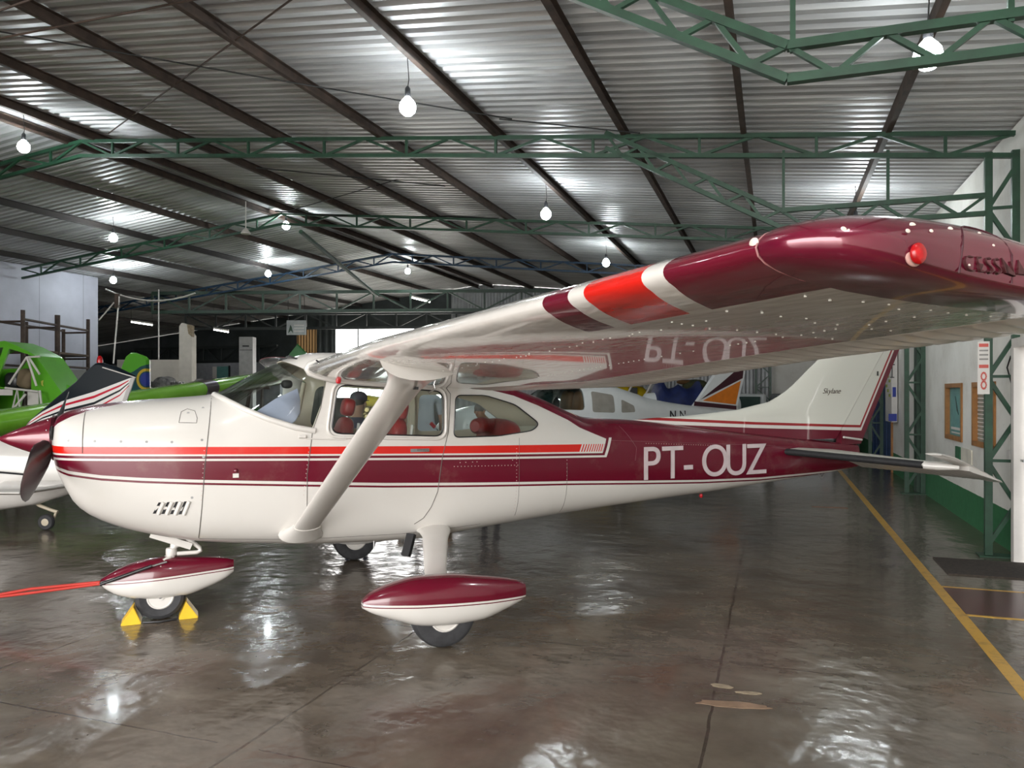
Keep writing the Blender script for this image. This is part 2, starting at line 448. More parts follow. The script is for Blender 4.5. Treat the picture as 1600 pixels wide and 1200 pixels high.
# ---------------------------------------------------------------- lattice trusses
def lattice_parts(root, P, Q, depth, mod, mat, cw=0.055, ww=0.032, posts=True, chords=True):
    """P,Q ends of the top chord (local coords), bottom chord 'depth' below; V webs with a post in the middle"""
    P = Vector(P); Q = Vector(Q); D = Vector((0, 0, -depth)); n = max(1, round((Q-P).length/mod)); t = (Q-P)/n
    for nm, o in (('top_chord', Vector()), ('bottom_chord', D)):
        mb = MB(); mb.beam(P+o, Q+o, cw, cw*0.9); mb.build(nm, mat, root)
    for i in range(n):
        a = P+t*i; mid = a+t*0.5; e = a+t
        mb = MB(); mb.beam(a, mid+D, ww, ww); mb.build('diagonal', mat, root)
        mb = MB(); mb.beam(e, mid+D, ww, ww); mb.build('diagonal', mat, root)
        if posts: mb = MB(); mb.beam(mid, mid+D, ww, ww); mb.build('post', mat, root)
m_blue = M('dark_blue_steel_paint', (0.008, 0.035, 0.075), 0.5, var=0.3)
frames = [(4.6, m_green, 'nearest the camera, over the wing tip'), (9.13, m_green, 'second from the camera, meeting the lattice column by the door'),
          (14.3, m_green, 'third from the camera, in mid hangar'), (19.5, m_blue, 'dark blue one at the far end')]
for k, (b, mt_, where) in enumerate(frames):
    r = hthing('roof_truss', 'green welded lattice roof truss %s' % where if k < 3 else 'dark blue welded lattice roof truss, farthest of the frames', 'roof truss', 'gabled lattice roof trusses')
    dz = -0.03
    lattice_parts(r, (RIDGE, b, ztruss(RIDGE)+dz), (2.36, b, ztruss(2.36)+dz), 0.23, 1.25, mt_)
    lattice_parts(r, (RIDGE, b, ztruss(RIDGE)+dz), (WALL_L+0.1 if b < 16.7 else -26, b, ztruss(WALL_L if b < 16.7 else -26)+dz), 0.23, 1.25, mt_)
    if k == 0 or k == 1:
        zb = 3.50 if k == 0 else 3.59
        t = hthing('haunch_truss', 'low kinked green lattice truss hung from the roof %s' % ('at the top right' if k == 0 else 'behind the raised wing'), 'roof truss', 'kinked low trusses')
        lattice_parts(t, (0.07, b, zb+0.19), (2.1, b, zb+0.19), 0.19, 0.5, m_green, 0.055, 0.03, posts=False)
        lattice_parts(t, (0.07, b, zb+0.19), (-1.95, b, zb+0.19+2.02*0.55), 0.19, 0.42, m_green, 0.055, 0.03, posts=False)
        for a in (0.1, 1.17):
            mb = MB(); mb.beam((a, b, zb+0.15), (a, b, ztruss(a)-0.2), 0.03, 0.03); mb.build('hanger_rod', m_green, t)
# lattice columns along the right wall
for k, b in enumerate((4.6, 9.13, 14.3, 19.5, 24.7, 26.4)):
    c = hthing('lattice_column', ['green lattice steel column just outside the right edge', 'tall green lattice steel column carrying the red and white notice', 'green lattice steel column behind the white tail fin and left of the windows',
                'green lattice steel column beside the blue door', 'green lattice steel column far along the right wall', 'distant green lattice column beside the ribbed back wall'][k], 'column', 'lattice columns along the right wall')
    a0, a1 = (2.12, 2.365) if k < 5 else (aM-0.5, aM-0.05)
    zt = ztruss(2.2)-0.22
    for a in (a0, a1):
        mb = MB(); mb.beam((a, b, 0.012), (a, b, zt), 0.07, 0.055, up=(0, 1, 0)); mb.build('chord', m_green, c)
    z = 0.12; s = 0
    while z < zt-0.45:
        p, q = ((a0, z), (a1, z+0.42)) if s % 2 == 0 else ((a1, z), (a0, z+0.42))
        mb = MB(); mb.beam((p[0], b, p[1]), (q[0], b, q[1]), 0.04, 0.04, up=(0, 1, 0)); mb.build('diagonal', m_green, c)
        if s % 2 == 1: mb = MB(); mb.beam((a0, b, z+0.44), (a1, b, z+0.44), 0.03, 0.03); mb.build('strut', m_green, c)
        z += 0.44; s += 1
    mb = MB(); mb.box(((a0+a1)/2, b, 0.008), (a1-a0+0.2, 0.2, 0.014)); mb.build('base_plate', m_green, c)
# wide green flat pilaster behind the second column
mb = MB(); mb.box((2.35, 14.65, 2.1), (0.09, 0.28, 4.2)); o = mb.build('trim_3', m_green); o['kind'] = 'structure'; o.rotation_euler = (0, 0, -PHI)

# far girders of the next bay
def girder(A, B, depth, n, lab, mat):
    r = thing('lattice_girder', lab, 'girder', (0, 0, 0), 0, 'far lattice girders')
    A = Vector(A); B = Vector(B); D = Vector((0, 0, depth)); t = (B-A)/n
    for nm, o in (('top_chord', D), ('bottom_chord', Vector())):
        mb = MB(); mb.beam(A+o, B+o, 0.10, 0.10); mb.build(nm, mat, r)
    for i in range(n):
        mb = MB(); mb.beam(A+t*i, A+t*i+D, 0.06, 0.06); mb.build('post', mat, r)
        p, q = (A+t*i, A+t*(i+1)+D) if i % 2 else (A+t*i+D, A+t*(i+1))
        mb = MB(); mb.beam(p, q, 0.05, 0.05); mb.build('diagonal', mat, r)
    return r
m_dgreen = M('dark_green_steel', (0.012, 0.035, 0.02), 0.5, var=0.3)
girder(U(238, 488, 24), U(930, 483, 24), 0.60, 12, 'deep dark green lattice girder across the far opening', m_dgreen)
girder(U(290, 514, 28.5), U(760, 511, 28.5), 0.55, 10, 'lower dark lattice girder behind the deep one', M('dark_grey_steel', (0.02, 0.025, 0.025), 0.6))  # near-black grey base colour, slightly mottled
girder(H(-26.5, B1-1, 3.0), H(a_at(440, B1-1)-0.2, B1-1, 3.0), 0.6, 8, 'short dark lattice girder above the grey partition', M('dark_grey_steel', (0.02, 0.025, 0.025), 0.6))
o = MB().tube([U(470, 362, 17), U(590, 462, 23.4)], 0.05, 8).build('brace_pipe', m_green); tag(o, 'long green diagonal brace pipe dropping from the ridge to the far girder', 'brace')

# ---------------------------------------------------------------- lamps
def place_lamp(px, py, drop=0.5):
    u = (px-800)/FPX; v = (YH-py)/FPX; lo, hi = 3.0, 32.0
    f = lambda Z: CAMH+v*Z-(zroof(u*Z*CP-Z*SP)-0.08-drop)
    for _ in range(60):
        mid = (lo+hi)/2
        if f(mid) < 0: lo = mid
        else: hi = mid
    return U(px, py, lo)
m_bulb = M('lit_lamp_glass', (0.93, 0.98, 1.0), 0.3, var=0.0); _b = m_bulb.node_tree.nodes['Principled BSDF']
_b.inputs['Emission Color'].default_value = (0.90, 0.98, 1.0, 1); _b.inputs['Emission Strength'].default_value = LAMP_STR
lamps = [(37, 230, 0.45, 'at the far left edge'), (637, 168, 0.5, 'over the cabin, on a long black cord'), (1450, 88, 0.85, 'in front of the low truss at top right'), (853, 335, 0.5, 'in mid hangar above the wing'),
         (177, 372, 0.4, 'above the pale left wall'), (447, 353, 0.3, 'just under the ridge by the green truss'), (947, 411, 0.4, 'just above the red band of the wing'),
         (177, 438, 0.35, 'at the top corner of the pale wall'), (419, 428, 0.3, 'in the dark far roof over the windshield'), (637, 424, 0.3, 'in the dark far roof beyond the ridge')]
def lamp(P, label, r=0.085):
    t = thing('hanging_lamp', label, 'lamp', P, 0, 'bare hanging LED lamps')
    a = toH(P); top = zroof(a[0])-0.02-P.z
    MB().lathe([(0.012, -r), (r*0.5, -r*0.87), (r*0.87, -r*0.5), (r, 0.0), (r*0.9, r*0.45), (r*0.62, r*0.85), (0.03, r*1.15)], n=16).build('bulb', m_bulb, t, smooth=60)
    MB().lathe([(0.026, r*1.25), (0.03, r*1.4), (0.028, r*2.2), (0.012, r*2.5)], n=12).build('socket', m_dark, t, smooth=40)
    MB().tube([(0, 0, r*2.3), (0.012, 0, top*0.5), (-0.006, 0, top)], 0.005, 6).build('cord', m_wire, t)
    return t
lamps.append((1337, 352, 0.5, 'behind the raised wing tip, cord in view'))
for (px, py, d, where) in lamps: lamp(place_lamp(px, py, d), 'added unseen round white LED lamp hanging %s' % where)
for a_, b_, wh in ((-2.6, 1.6, 'just above the viewpoint'), (1.0, 0.6, 'beside the front end of the right wall'), (-8.5, 2.6, 'near the left end of the front opening')):  # unseen lamps out of frame, added for extra light and floor reflections
    p = H(a_, b_, zroof(a_)-0.55); lamp(p, 'added unseen round white LED lamp hanging %s' % wh)
m_tube = M('lit_fluorescent_tube', (1, 1, 0.9), 0.4, var=0); _b = m_tube.node_tree.nodes['Principled BSDF']
_b.inputs['Emission Color'].default_value = (1, 0.98, 0.9, 1); _b.inputs['Emission Strength'].default_value = 14
for (x0, y0, x1, y1, wh) in [(205, 503, 238, 508, 'leftmost, beside the pale wall'), (334, 515, 357, 519, 'over the white pillar'), (643, 465, 672, 472, 'under the far roof above the wing')]:
    p, q = U(x0, y0, 27), U(x1, y1, 27)
    t = thing('tube_light', 'lit fluorescent tube fitting, %s' % wh, 'lamp', (p+q)/2, 0, 'far fluorescent tubes')
    c = (p+q)/2; MB().tube([p-c, q-c], 0.022, 8).build('tube', m_tube, t); MB().beam(p-c+Vector((0, 0, 0.06)), q-c+Vector((0, 0, 0.06)), 0.09, 0.05).build('housing', m_whitem, t)
    zz = 4.95-c.z
    for s in (p, q): MB().tube([s-c+Vector((0, 0, 0.08)), s-c+Vector((0, 0, max(zz, 0.5)))], 0.006, 5).build('hanger', m_wire, t)
t = thing('hanging_bell_lamp', 'unlit small bell lamp on a straight white stem below the ridge', 'lamp', U(384, 362, 15.5))
MB().lathe([(0.09, -0.05), (0.10, -0.03), (0.06, 0.03), (0.03, 0.06)], n=16).build('shade', m_whitem, t, smooth=40); MB().tube([(0, 0, 0.05), (0, 0, 0.62)], 0.012, 8).build('stem', m_whitem, t)
# cables and bracing rods
def cable(pts, label, r=0.009, mat=m_wire, cat='cable', sag=0.0, name='ceiling_cable'):
    P = [U(*p) for p in pts]; out = []
    for i in range(len(P)-1):
        for k in range(8):
            t_ = k/8; q = P[i].lerp(P[i+1], t_); q.z -= sag*4*t_*(1-t_); out.append(q)
    out.append(P[-1]); o = MB().tube(out, r, 6).build(name, mat, smooth=60); return tag(o, label, cat, 'cables and rods under the roof')
cable([(-20, 46, 7.4), (450, 128, 8.2), (800, 186, 8.8)], 'long black cable running from top left to the second truss', 0.008)
cable([(-10, 62, 6.6), (340, -8, 6.2)], 'rusty thin rod crossing the top left corner', 0.009, m_rust, 'rod', name='bracing_rod')
cable([(457, -2, 6.45), (170, 208, 11.6)], 'thin dark bracing rod slanting down to the left end of the truss', 0.010, m_rust, 'rod', name='bracing_rod')
cable([(-10, 20, 6.1), (60, -5, 6.0)], 'short rusty rod at the extreme top left corner', 0.009, m_rust, 'rod', name='bracing_rod')
cable([(780, 186, 8.8), (1000, 208, 9.0)], 'black cable continuing along the top chord of the second truss', 0.008)
cable([(400, 262, 12), (810, 302, 14)], 'thin black cable between the second and third trusses', 0.010)
cable([(430, 330, 16.6), (700, 338, 16), (900, 333, 15.6), (1110, 332, 15.2)], 'thick black cable looping along the third truss', 0.018, sag=0.06)
cable([(640, 275, 13), (450, 330, 15.5)], 'thin bracing wire crossing between the trusses in mid roof', 0.008)
cable([(165, 452, 20), (305, 458, 20)], 'pale rope sagging in an arc beside the pale wall', 0.022, m_whitem, 'rope', sag=0.25, name='sagging_rope')
cable([(186, 463, 19), (177, 568, 19)], 'pale cable dropping almost straight to the green tail', 0.018, m_whitem, 'cable')
cable([(248, 452, 23.6), (248, 561.8, 23.6)], 'thin pale vertical pipe above the low white wall', 0.02, m_whitem, 'pipe', name='thin_pipe')
cable([(155, 500, 19.1), (178, 473, 19.0)], 'short pale stay from the wall corner up to the bracket', 0.018, m_whitem, 'rope', name='stay_rope')
o = MB().box(U(183, 470, 19), (0.09, 0.09, 0.35)).build('timber_bracket', m_rust); tag(o, 'short brown timber bracket hung by the pale wall corner', 'bracket')

# ---------------------------------------------------------------- windows, doors on the right wall
m_wood = M('varnished_wood', (0.34, 0.145, 0.035), 0.45, var=0.2, scale=10)
m_teal = M('teal_poster', (0.12, 0.30, 0.28), 0.6, var=0.15)
m_wglass = M('dim_window_glass', (0.20, 0.24, 0.22), 0.12, var=0.3, scale=3)
for k, (b0, b1, z0, z1) in enumerate((W1, W2)):
    r = hthing('window_%d' % (k+2), 'x', 'x'); del r['label'], r['category']; r['kind'] = 'structure'
    mb = MB(); a = WALL_R+0.03; t = 0.06
    mb.box((a, (b0+b1)/2, z0+t/2), (0.10, b1-b0, t)); mb.box((a, (b0+b1)/2, z1-t/2), (0.10, b1-b0, t))
    mb.box((a, b0+t/2, (z0+z1)/2), (0.10, t, z1-z0)); mb.box((a, b1-t/2, (z0+z1)/2), (0.10, t, z1-z0)); mb.build('window_frame', m_wood, r)
    mb = MB(); mb.box((a+0.015, (b0+b1)/2, (z0+z1)/2), (0.012, b1-b0-0.1, z1-z0-0.1)); mb.build('pane', m_wglass if k else m_teal, r)
    if k == 0:
        mb = MB()
        mb.box((a+0.005, b0+0.5, z0+0.16), (0.006, 0.75, 0.035)); mb.box((a+0.005, b0+0.5, z0+0.10), (0.006, 0.7, 0.02)); mb.build('poster_lines', m_whitem, r)
        mb = MB(); mb.prism([(b0+0.42, z0+0.36), (b0+0.5, z0+0.46), (b0+0.62, z0+0.62), (b0+0.54, z0+0.42)], 'X', a+0.002, a+0.008); mb.build('poster_figure', M('dark_ink', (0.03, 0.07, 0.06), 0.6), r)
    else:
        mb = MB()
        for q in range(12): mb.box((a+0.004, (b0+b1)/2, z0+0.1+q*0.05), (0.004, b1-b0-0.14, 0.012))
        mb.build('blind_slats', m_whitem, r)
door = hthing('door_1', 'x', 'x'); del door['label'], door['category']; door['kind'] = 'structure'
mb = MB(); b0, b1, z0, z1 = DR
mb.box((WALL_R-0.05, b1+0.02, z1/2), (0.16, 0.09, z1)); mb.box((WALL_R-0.05, b0, z1/2), (0.16, 0.07, z1)); mb.box((WALL_R-0.05, (b0+b1)/2, z1+0.03), (0.16, b1-b0+0.1, 0.09)); mb.build('door_frame', m_whitem, door)
mb = MB(); mb.box((WALL_R-0.02, (b0+b1)/2, z1/2+0.01), (0.05, b1-b0-0.1, z1-0.04)); mb.build('door_leaf', M('grey_white_door', (0.55, 0.56, 0.60), 0.35, var=0.03), door)
mb = MB(); mb.box((WALL_R-0.05, b1-0.13, 1.04), (0.02, 0.06, 0.2)); h_ = mb.build('lock_plate', m_dark, door)
mb = MB(); mb.box((WALL_R-0.075, b1-0.16, 1.04), (0.04, 0.11, 0.022)); mb.build('door_handle', m_chrome, door)
d2 = hthing('door_2', 'x', 'x'); del d2['label'], d2['category']; d2['kind'] = 'structure'
b0, b1, z0, z1 = DB
mb = ribbed(0, 1, 0, 0, lambda s: 1); mb = MB(); mb.box((WALL_R+0.03, (b0+b1)/2, z1/2), (0.06, b1-b0, z1))
for q in range(6): mb.box((WALL_R-0.005, b0+0.3+q*0.6, z1/2), (0.012, 0.04, z1-0.1))
mb.build('door_leaf', M('deep_blue_door', (0.004, 0.035, 0.13), 0.5, var=0.25, scale=3), d2)
mb = MB(); mb.box((WALL_R-0.01, b0-0.03, z1/2), (0.06, 0.07, z1)); mb.build('door_frame', m_wood, d2)
t = hthing('poster_board', 'white notice board with small coloured pictures leaning beside the blue door', 'board')
mb = MB(); mb.box((2.2, 21.9, 1.0), (0.05, 0.5, 0.75)); mb.build('panel', m_whitem, t)
for q in range(8): MB().box((2.17, 21.75+0.1*(q % 3), 0.72+0.08*q), (0.012, 0.08, 0.05)).build('small_picture', m_dark, t)
# tall white sign box standing out from the wall
t = hthing('sign_box', 'tall white box sign with a blue corner standing out beside the blue door', 'sign')
bs = 17.2; a0s, a1s = a_at(1393, bs), WALL_R-0.02
mb = MB(); mb.box(((a0s+a1s)/2, bs+0.45, 1.85), (a1s-a0s, 0.9, 1.5)); mb.build('panel', m_whitem, t)
mb = MB(); mb.box((a1s-0.09, bs-0.012, 1.2), (0.15, 0.02, 0.15)); mb.box((a1s-0.06, bs-0.012, 1.72), (0.06, 0.02, 0.2)); mb.build('blue_patch', M('royal_blue_ink', (0.02, 0.04, 0.30), 0.5), t)
for q in range(9): MB().box((a0s-0.012, bs+0.2+0.22*(q % 3), 1.65+0.10*q), (0.02, 0.12, 0.06)).build('small_picture', M('olive_ink', (0.25, 0.28, 0.05), 0.6), t)
mb = MB(); mb.box((a1s-0.1, bs-0.012, 2.28), (0.1, 0.02, 0.02)); mb.box((a1s-0.1, bs-0.012, 2.15), (0.015, 0.02, 0.28)); mb.box((a1s-0.1, bs-0.012, 2.02), (0.08, 0.02, 0.015)); mb.build('black_figure', m_dark, t)
# notice on the column
t = hthing('warning_notice', 'narrow red and white warning notice fixed to the tall green column', 'sign')
bn = 9.08; a0n, a1n = 2.02, 2.11
mb = MB(); mb.box(((a0n+a1n)/2, bn, 1.97), (0.11, 0.012, 0.55)); mb.build('board', m_whitem, t)
m_ink = M('red_ink', (0.55, 0.10, 0.08), 0.6); m_gink = M('grey_ink', (0.25, 0.24, 0.23), 0.6)
for zc in (2.205, 1.985): MB().box((2.065, bn-0.009, zc), (0.085, 0.006, 0.035)).build('red_bar', m_ink, t)
for zc in (1.88, 1.79):
    mb = MB()
    for q in range(12):
        an = 2*PI*q/12; mb.box((2.065+0.022*math.cos(an), bn-0.009, zc+0.038*math.sin(an)), (0.012, 0.006, 0.02))
    mb.build('red_ring', m_ink, t)
for q in range(3): MB().box((2.065, bn-0.009, 2.15-q*0.045), (0.08, 0.006, 0.016)).build('grey_line', m_gink, t)
t = hthing('paper_holder', 'white wall paper holder with a green card below the first window', 'holder')
mb = MB(); mb.box((WALL_R-0.012, 11.35, 0.86), (0.02, 0.55, 0.22)); mb.build('sheet', M('cream_paper', (0.72, 0.68, 0.58), 0.7), t)
mb = MB(); mb.box((WALL_R-0.02, 11.8, 0.86), (0.02, 0.26, 0.22)); mb.build('green_card', M('green_card', (0.02, 0.12, 0.05), 0.6), t)
o = MB().tube([(WALL_R-0.02, 9.35, 2.1), (WALL_R-0.03, 9.45, 1.98), (WALL_R-0.02, 9.32, 1.8), (WALL_R-0.015, 9.35, 1.2)], 0.008, 6).build('wall_wire', m_wire, smooth=60); o.rotation_euler = (0, 0, -PHI); tag(o, 'loose grey wire running down the wall beside the door', 'wire')
o = MB().box((WALL_R-0.02, 9.35, 1.05), (0.05, 0.12, 0.09)).build('socket_box', m_whitem); o.rotation_euler = (0, 0, -PHI); tag(o, 'small pale socket box on the wall between column and door', 'socket')
# mat, floor markings
o = MB().box((2.0, 8.45, 0.006), (0.9, 0.75, 0.012)).build('door_mat', M('brown_mat', (0.045, 0.035, 0.028), 0.95, scale=40, var=0.4)); o.rotation_euler = (0, 0, -PHI); tag(o, 'dark brown flat mat on the floor in front of the grey door', 'mat')
def mat_linepaint():
    m, nt, b = new_mat('worn_yellow_floor_paint'); n = noise(nt, 9, 6, 0.7)
    c = ramp(nt, n.outputs[0], [(0.3, (0.30, 0.15, 0.03)), (0.5, (0.60, 0.34, 0.05))]); nt.links.new(c, b.inputs['Base Color']); setp(b, Roughness=0.3); return m
mlp = mat_linepaint()
o = MB().box((1.355, 12, 0.0015), (0.085, 32, 0.003)).build('yellow_floor_line', mlp); o.rotation_euler = (0, 0, -PHI); tag(o, 'long worn yellow line painted on the floor parallel to the right wall', 'floor line')
t = hthing('painted_floor_bay', 'dull red rectangle bordered in yellow painted on the floor right of the long line', 'floor marking')
MB().box((1.9, 7.1, 0.001), (1.0, 0.86, 0.002)).build('red_field', M('dull_red_floor_paint', (0.075, 0.018, 0.02), 0.22, var=0.3), t)
for bq in (7.55, 6.65): MB().box((1.9, bq, 0.0015), (1.0, 0.035, 0.003)).build('yellow_border', mlp, t)
o = MB().box((0.78, 12.2, 0.001), (0.5, 0.1, 0.002)).build('faded_floor_mark', M('faded_orange_floor_paint', (0.20, 0.09, 0.045), 0.4, var=0.4)); o.rotation_euler = (0, 0, -PHI); tag(o, 'short faded orange dash painted on the floor left of the long yellow line', 'floor marking')
pm = MB(); c_ = Vector(((1150-800)/FPX, 1, 0))
def blob(px, py, w_, h_, seed):
    random.seed(seed); Z = CAMH*FPX/(py-YH); c0 = Vector(((px-800)/FPX*Z, Z, 0)); pts = []
    for k in range(18):
        an = 2*PI*k/18; r_ = random.uniform(0.8, 1.15)
        pts.append((c0.x+math.cos(an)*w_*r_, c0.y+math.sin(an)*h_*r_+math.cos(an)*w_*-0.2, 0))
    return pts
def patch(px, py, w_, h_, seed, mat, lab, name='floor_patch'):
    pts = blob(px, py, w_, h_, seed); mb = MB(); mb.prism([(p[0], p[1]) for p in pts], 'Z', 0.0003, 0.0022)
    return tag(mb.build(name, mat), lab, 'patch')
m_patch = M('bare_cement_patch', (0.27, 0.17, 0.11), 0.55, var=0.3, scale=12)
patch(1146, 1101, 0.19, 0.045, 3, m_patch, 'wide flat brownish cement patch on the floor near the joint')
patch(1128, 1072, 0.06, 0.035, 4, M('crumbled_mortar', (0.33, 0.26, 0.18), 0.8, var=0.3, scale=25, bmp=0.3), 'small pale crumbled mortar patch at the end of the floor joint')
patch(1170, 1083, 0.07, 0.022, 5, M('crumbled_mortar', (0.33, 0.26, 0.18), 0.8, var=0.3, scale=25, bmp=0.3), 'thin pale mortar smear just right of the crumbled patch')

# ================================================================ THE MAROON AND WHITE HIGH-WING AIRCRAFT
YAW = R(23.44); XM = 2.817
AX, AY = -1.049-XM*math.cos(YAW), 6.443-XM*math.sin(YAW)
def P2W(x, y, z): return Vector((AX+x*math.cos(YAW)-y*math.sin(YAW), AY+x*math.sin(YAW)+y*math.cos(YAW), z))
plane = thing('light_aircraft', 'white and maroon high-wing light aircraft with red stripes filling the middle of the hangar', 'airplane', (AX, AY, 0), YAW)

def interp(x, pts):
    if x <= pts[0][0]: return pts[0][1]
    for (x0, y0), (x1, y1) in zip(pts, pts[1:]):
        if x <= x1:
            return y0+(y1-y0)*(x-x0)/(x1-x0)
    return pts[-1][1]
def smooth_interp(x, pts):
    """Catmull-Rom style"""
    if x <= pts[0][0]: return pts[0][1]
    if x >= pts[-1][0]: return pts[-1][1]
    for i in range(len(pts)-1):
        if x <= pts[i+1][0]:
            x0, y0 = pts[i]; x1, y1 = pts[i+1]; h = x1-x0
            def sl(j):
                if j <= 0 or j >= len(pts)-1: return (pts[min(j+1, len(pts)-1)][1]-pts[max(j-1, 0)][1])/(pts[min(j+1, len(pts)-1)][0]-pts[max(j-1, 0)][0])
                a = (pts[j][1]-pts[j-1][1])/(pts[j][0]-pts[j-1][0]); b = (pts[j+1][1]-pts[j][1])/(pts[j+1][0]-pts[j][0])
                return 0 if a*b <= 0 else 2*a*b/(a+b)
            m0, m1 = sl(i), sl(i+1); t = (x-x0)/h
            return (2*t**3-3*t*t+1)*y0+(t**3-2*t*t+t)*h*m0+(-2*t**3+3*t*t)*y1+(t**3-t*t)*h*m1
F_TOP = [(0.375, 1.505), (0.40, 1.55), (0.52, 1.60), (0.83, 1.65), (1.16, 1.675), (1.42, 1.70), (1.5, 1.74), (1.65, 1.83), (1.84, 1.93), (2.0, 1.99), (2.14, 2.025), (2.5, 2.03), (3.1, 1.97), (3.6, 1.86), (3.83, 1.78), (4.15, 1.675), (4.40, 1.575), (4.65, 1.485), (5.22, 1.445), (6.1, 1.35), (7.4, 1.21), (8.22, 1.12)]
F_BOT = [(0.375, 1.25), (0.40, 1.14), (0.44, 1.05), (0.52, 0.90), (0.67, 0.79), (0.96, 0.68), (1.32, 0.60), (1.74, 0.55), (2.24, 0.51), (3.0, 0.49), (3.35, 0.52), (4.28, 0.59), (5.33, 0.655), (6.1, 0.70), (6.94, 0.76), (7.76, 0.82), (8.22, 0.87)]
F_HW = [(0.375, 0.22), (0.40, 0.32), (0.46, 0.40), (0.6, 0.455), (1.0, 0.505), (1.4, 0.53), (2.1, 0.545), (3.2, 0.535), (3.8, 0.49), (4.6, 0.39), (5.33, 0.31), (6.1, 0.24), (6.9, 0.175), (7.7, 0.11), (8.22, 0.05)]
F_ZM = [(0.375, 1.36), (0.6, 1.27), (1.4, 1.15), (3.2, 1.10), (4.6, 1.10), (6.1, 1.03), (8.22, 0.99)]
F_NT = [(0.375, 2.6), (1.2, 2.9), (1.5, 2.7), (1.9, 3.2), (2.2, 6.5), (3.3, 6.5), (3.9, 4.2), (4.7, 2.5), (8.22, 2.2)]
F_NB = [(0.375, 2.4), (0.6, 2.8), (1.3, 3.6), (3.2, 3.6), (4.4, 2.8), (8.22, 2.2)]
def fus(x): return (smooth_interp(x, F_TOP), smooth_interp(x, F_BOT), smooth_interp(x, F_HW), interp(x, F_ZM), interp(x, F_NT), interp(x, F_NB))
def fring(x, off=0.0, n=72):
    zt, zb, hw, zm, nt_, nb_ = fus(x); zt -= off; zb += off; hw -= off; ring = []
    for j in range(n):
        th = 2*PI*j/n; c, s = math.cos(th), math.sin(th)
        e = 2.0/(nt_ if s >= 0 else nb_); k = (zt-zm) if s >= 0 else (zm-zb)
        # y from cos, z from sin on a superellipse
        y = math.copysign(abs(c)**e, c)*hw; z = zm+math.copysign(abs(s)**e, s)*k
        ring.append((x, y, z))
    return ring
def side_y(x, z, off=0.0):
    """half width of the body at height z"""
    zt, zb, hw, zm, nt_, nb_ = fus(x); t = (z-zm)/((zt-zm) if z > zm else (zm-zb)); t = min(abs(t), 0.999); n = nt_ if z > zm else nb_
    return hw*(1-t**n)**(1/n)-off
def xs_between(a, b, step):
    n = max(1, round((b-a)/step)); return [a+(b-a)*i/n for i in range(n+1)]
XS = [0.375, 0.383, 0.392, 0.40, 0.42, 0.44, 0.47, 0.50, 0.54, 0.6]+xs_between(0.68, 4.9, 0.075)+xs_between(5.05, 8.22, 0.2)

# ---- livery
def fuselage_paint():
    m, nt, b = new_mat('white_maroon_red_livery')
    x, y, z = xyz(nt)
    rt = x*-0.0235+1.3575; rb = x*-0.028+1.311; w1 = x*-0.0285+1.299; mt1 = x*-0.029+1.281; w2 = x*-0.0295+1.266
    low = pw(x, [(0.36, 1.225), (0.5, 1.18), (0.7, 1.147), (0.95, 1.122), (1.31, 1.095), (2.65, 1.01), (4.29, 0.935), (5.2, 0.885), (5.9, 0.852), (6.71, 0.832), (7.5, 0.845), (8.2, 0.86)])
    s = x-(z-1.2)*0.46
    top = pw(x, [(3.38, 2.30), (3.43, 1.76), (3.79, 1.685), (4.03, 1.60), (4.34, 1.47), (4.46, 1.40), (4.75, 1.29)])
    zone = AND(s.lt(4.705), z.lt(top), z.gt(rb))           # white canopy field and red bar
    end = s.lt(4.705)
    hatch = AND(s.gt(4.44), s.lt(4.70), z.gt(rb), z.lt(rt), (((s-4.44)*(s-4.44)*0.6+(s-4.44)).mod(0.031)).gt(0.017))
    redb = AND(z.gt(rb), z.lt(rt), s.lt(4.44))
    thin_m = OR(AND(z.gt(mt1), z.lt(w1), s.lt(4.735)), AND(s.gt(4.705), s.lt(4.735), z.gt(mt1), z.lt(1.30)))
    white2 = OR(AND(z.gt(w2), z.lt(mt1), s.lt(4.765)), AND(s.gt(4.735), s.lt(4.765), z.gt(w2), z.lt(1.30)))
    white1 = AND(z.gt(w1), z.lt(rb), s.lt(4.705))
    flare = AND(z.gt(pw(x, [(0.37, 1.45), (0.42, 1.50), (0.5, 1.545), (0.62, 1.592), (0.8, 1.632), (1.0, 1.664), (1.2, 1.70)])), x.lt(1.15))
    belly = z.lt(low)
    mline = AND(z.lt(low-0.021), z.gt(low-0.036))
    whites = OR(zone, white1, white2, belly)
    col = mixc(nt, whites, MAROON, WHITE)
    col = mixc(nt, OR(redb, hatch), col, RED)
    col = mixc(nt, OR(AND(thin_m), mline, flare), col, MAROON)
    n = noise(nt, 3.0, 6, 0.65)
    col = mixc(nt, (E(nt, n.outputs[0])-0.55).mx(0)*0.5, col, (0.52, 0.44, 0.33))
    nt.links.new(col, b.inputs['Base Color'])
    setp(b, Roughness=0.25, Specular_IOR_Level=0.4, Coat_Weight=0.15, Coat_Roughness=0.05)
    bump(nt, b, noise(nt, 2.2, 2).outputs[0], 0.06, 0.02)
    return m
m_liv = fuselage_paint()
m_jamb = M('white_jamb', (0.62, 0.59, 0.54), 0.5)

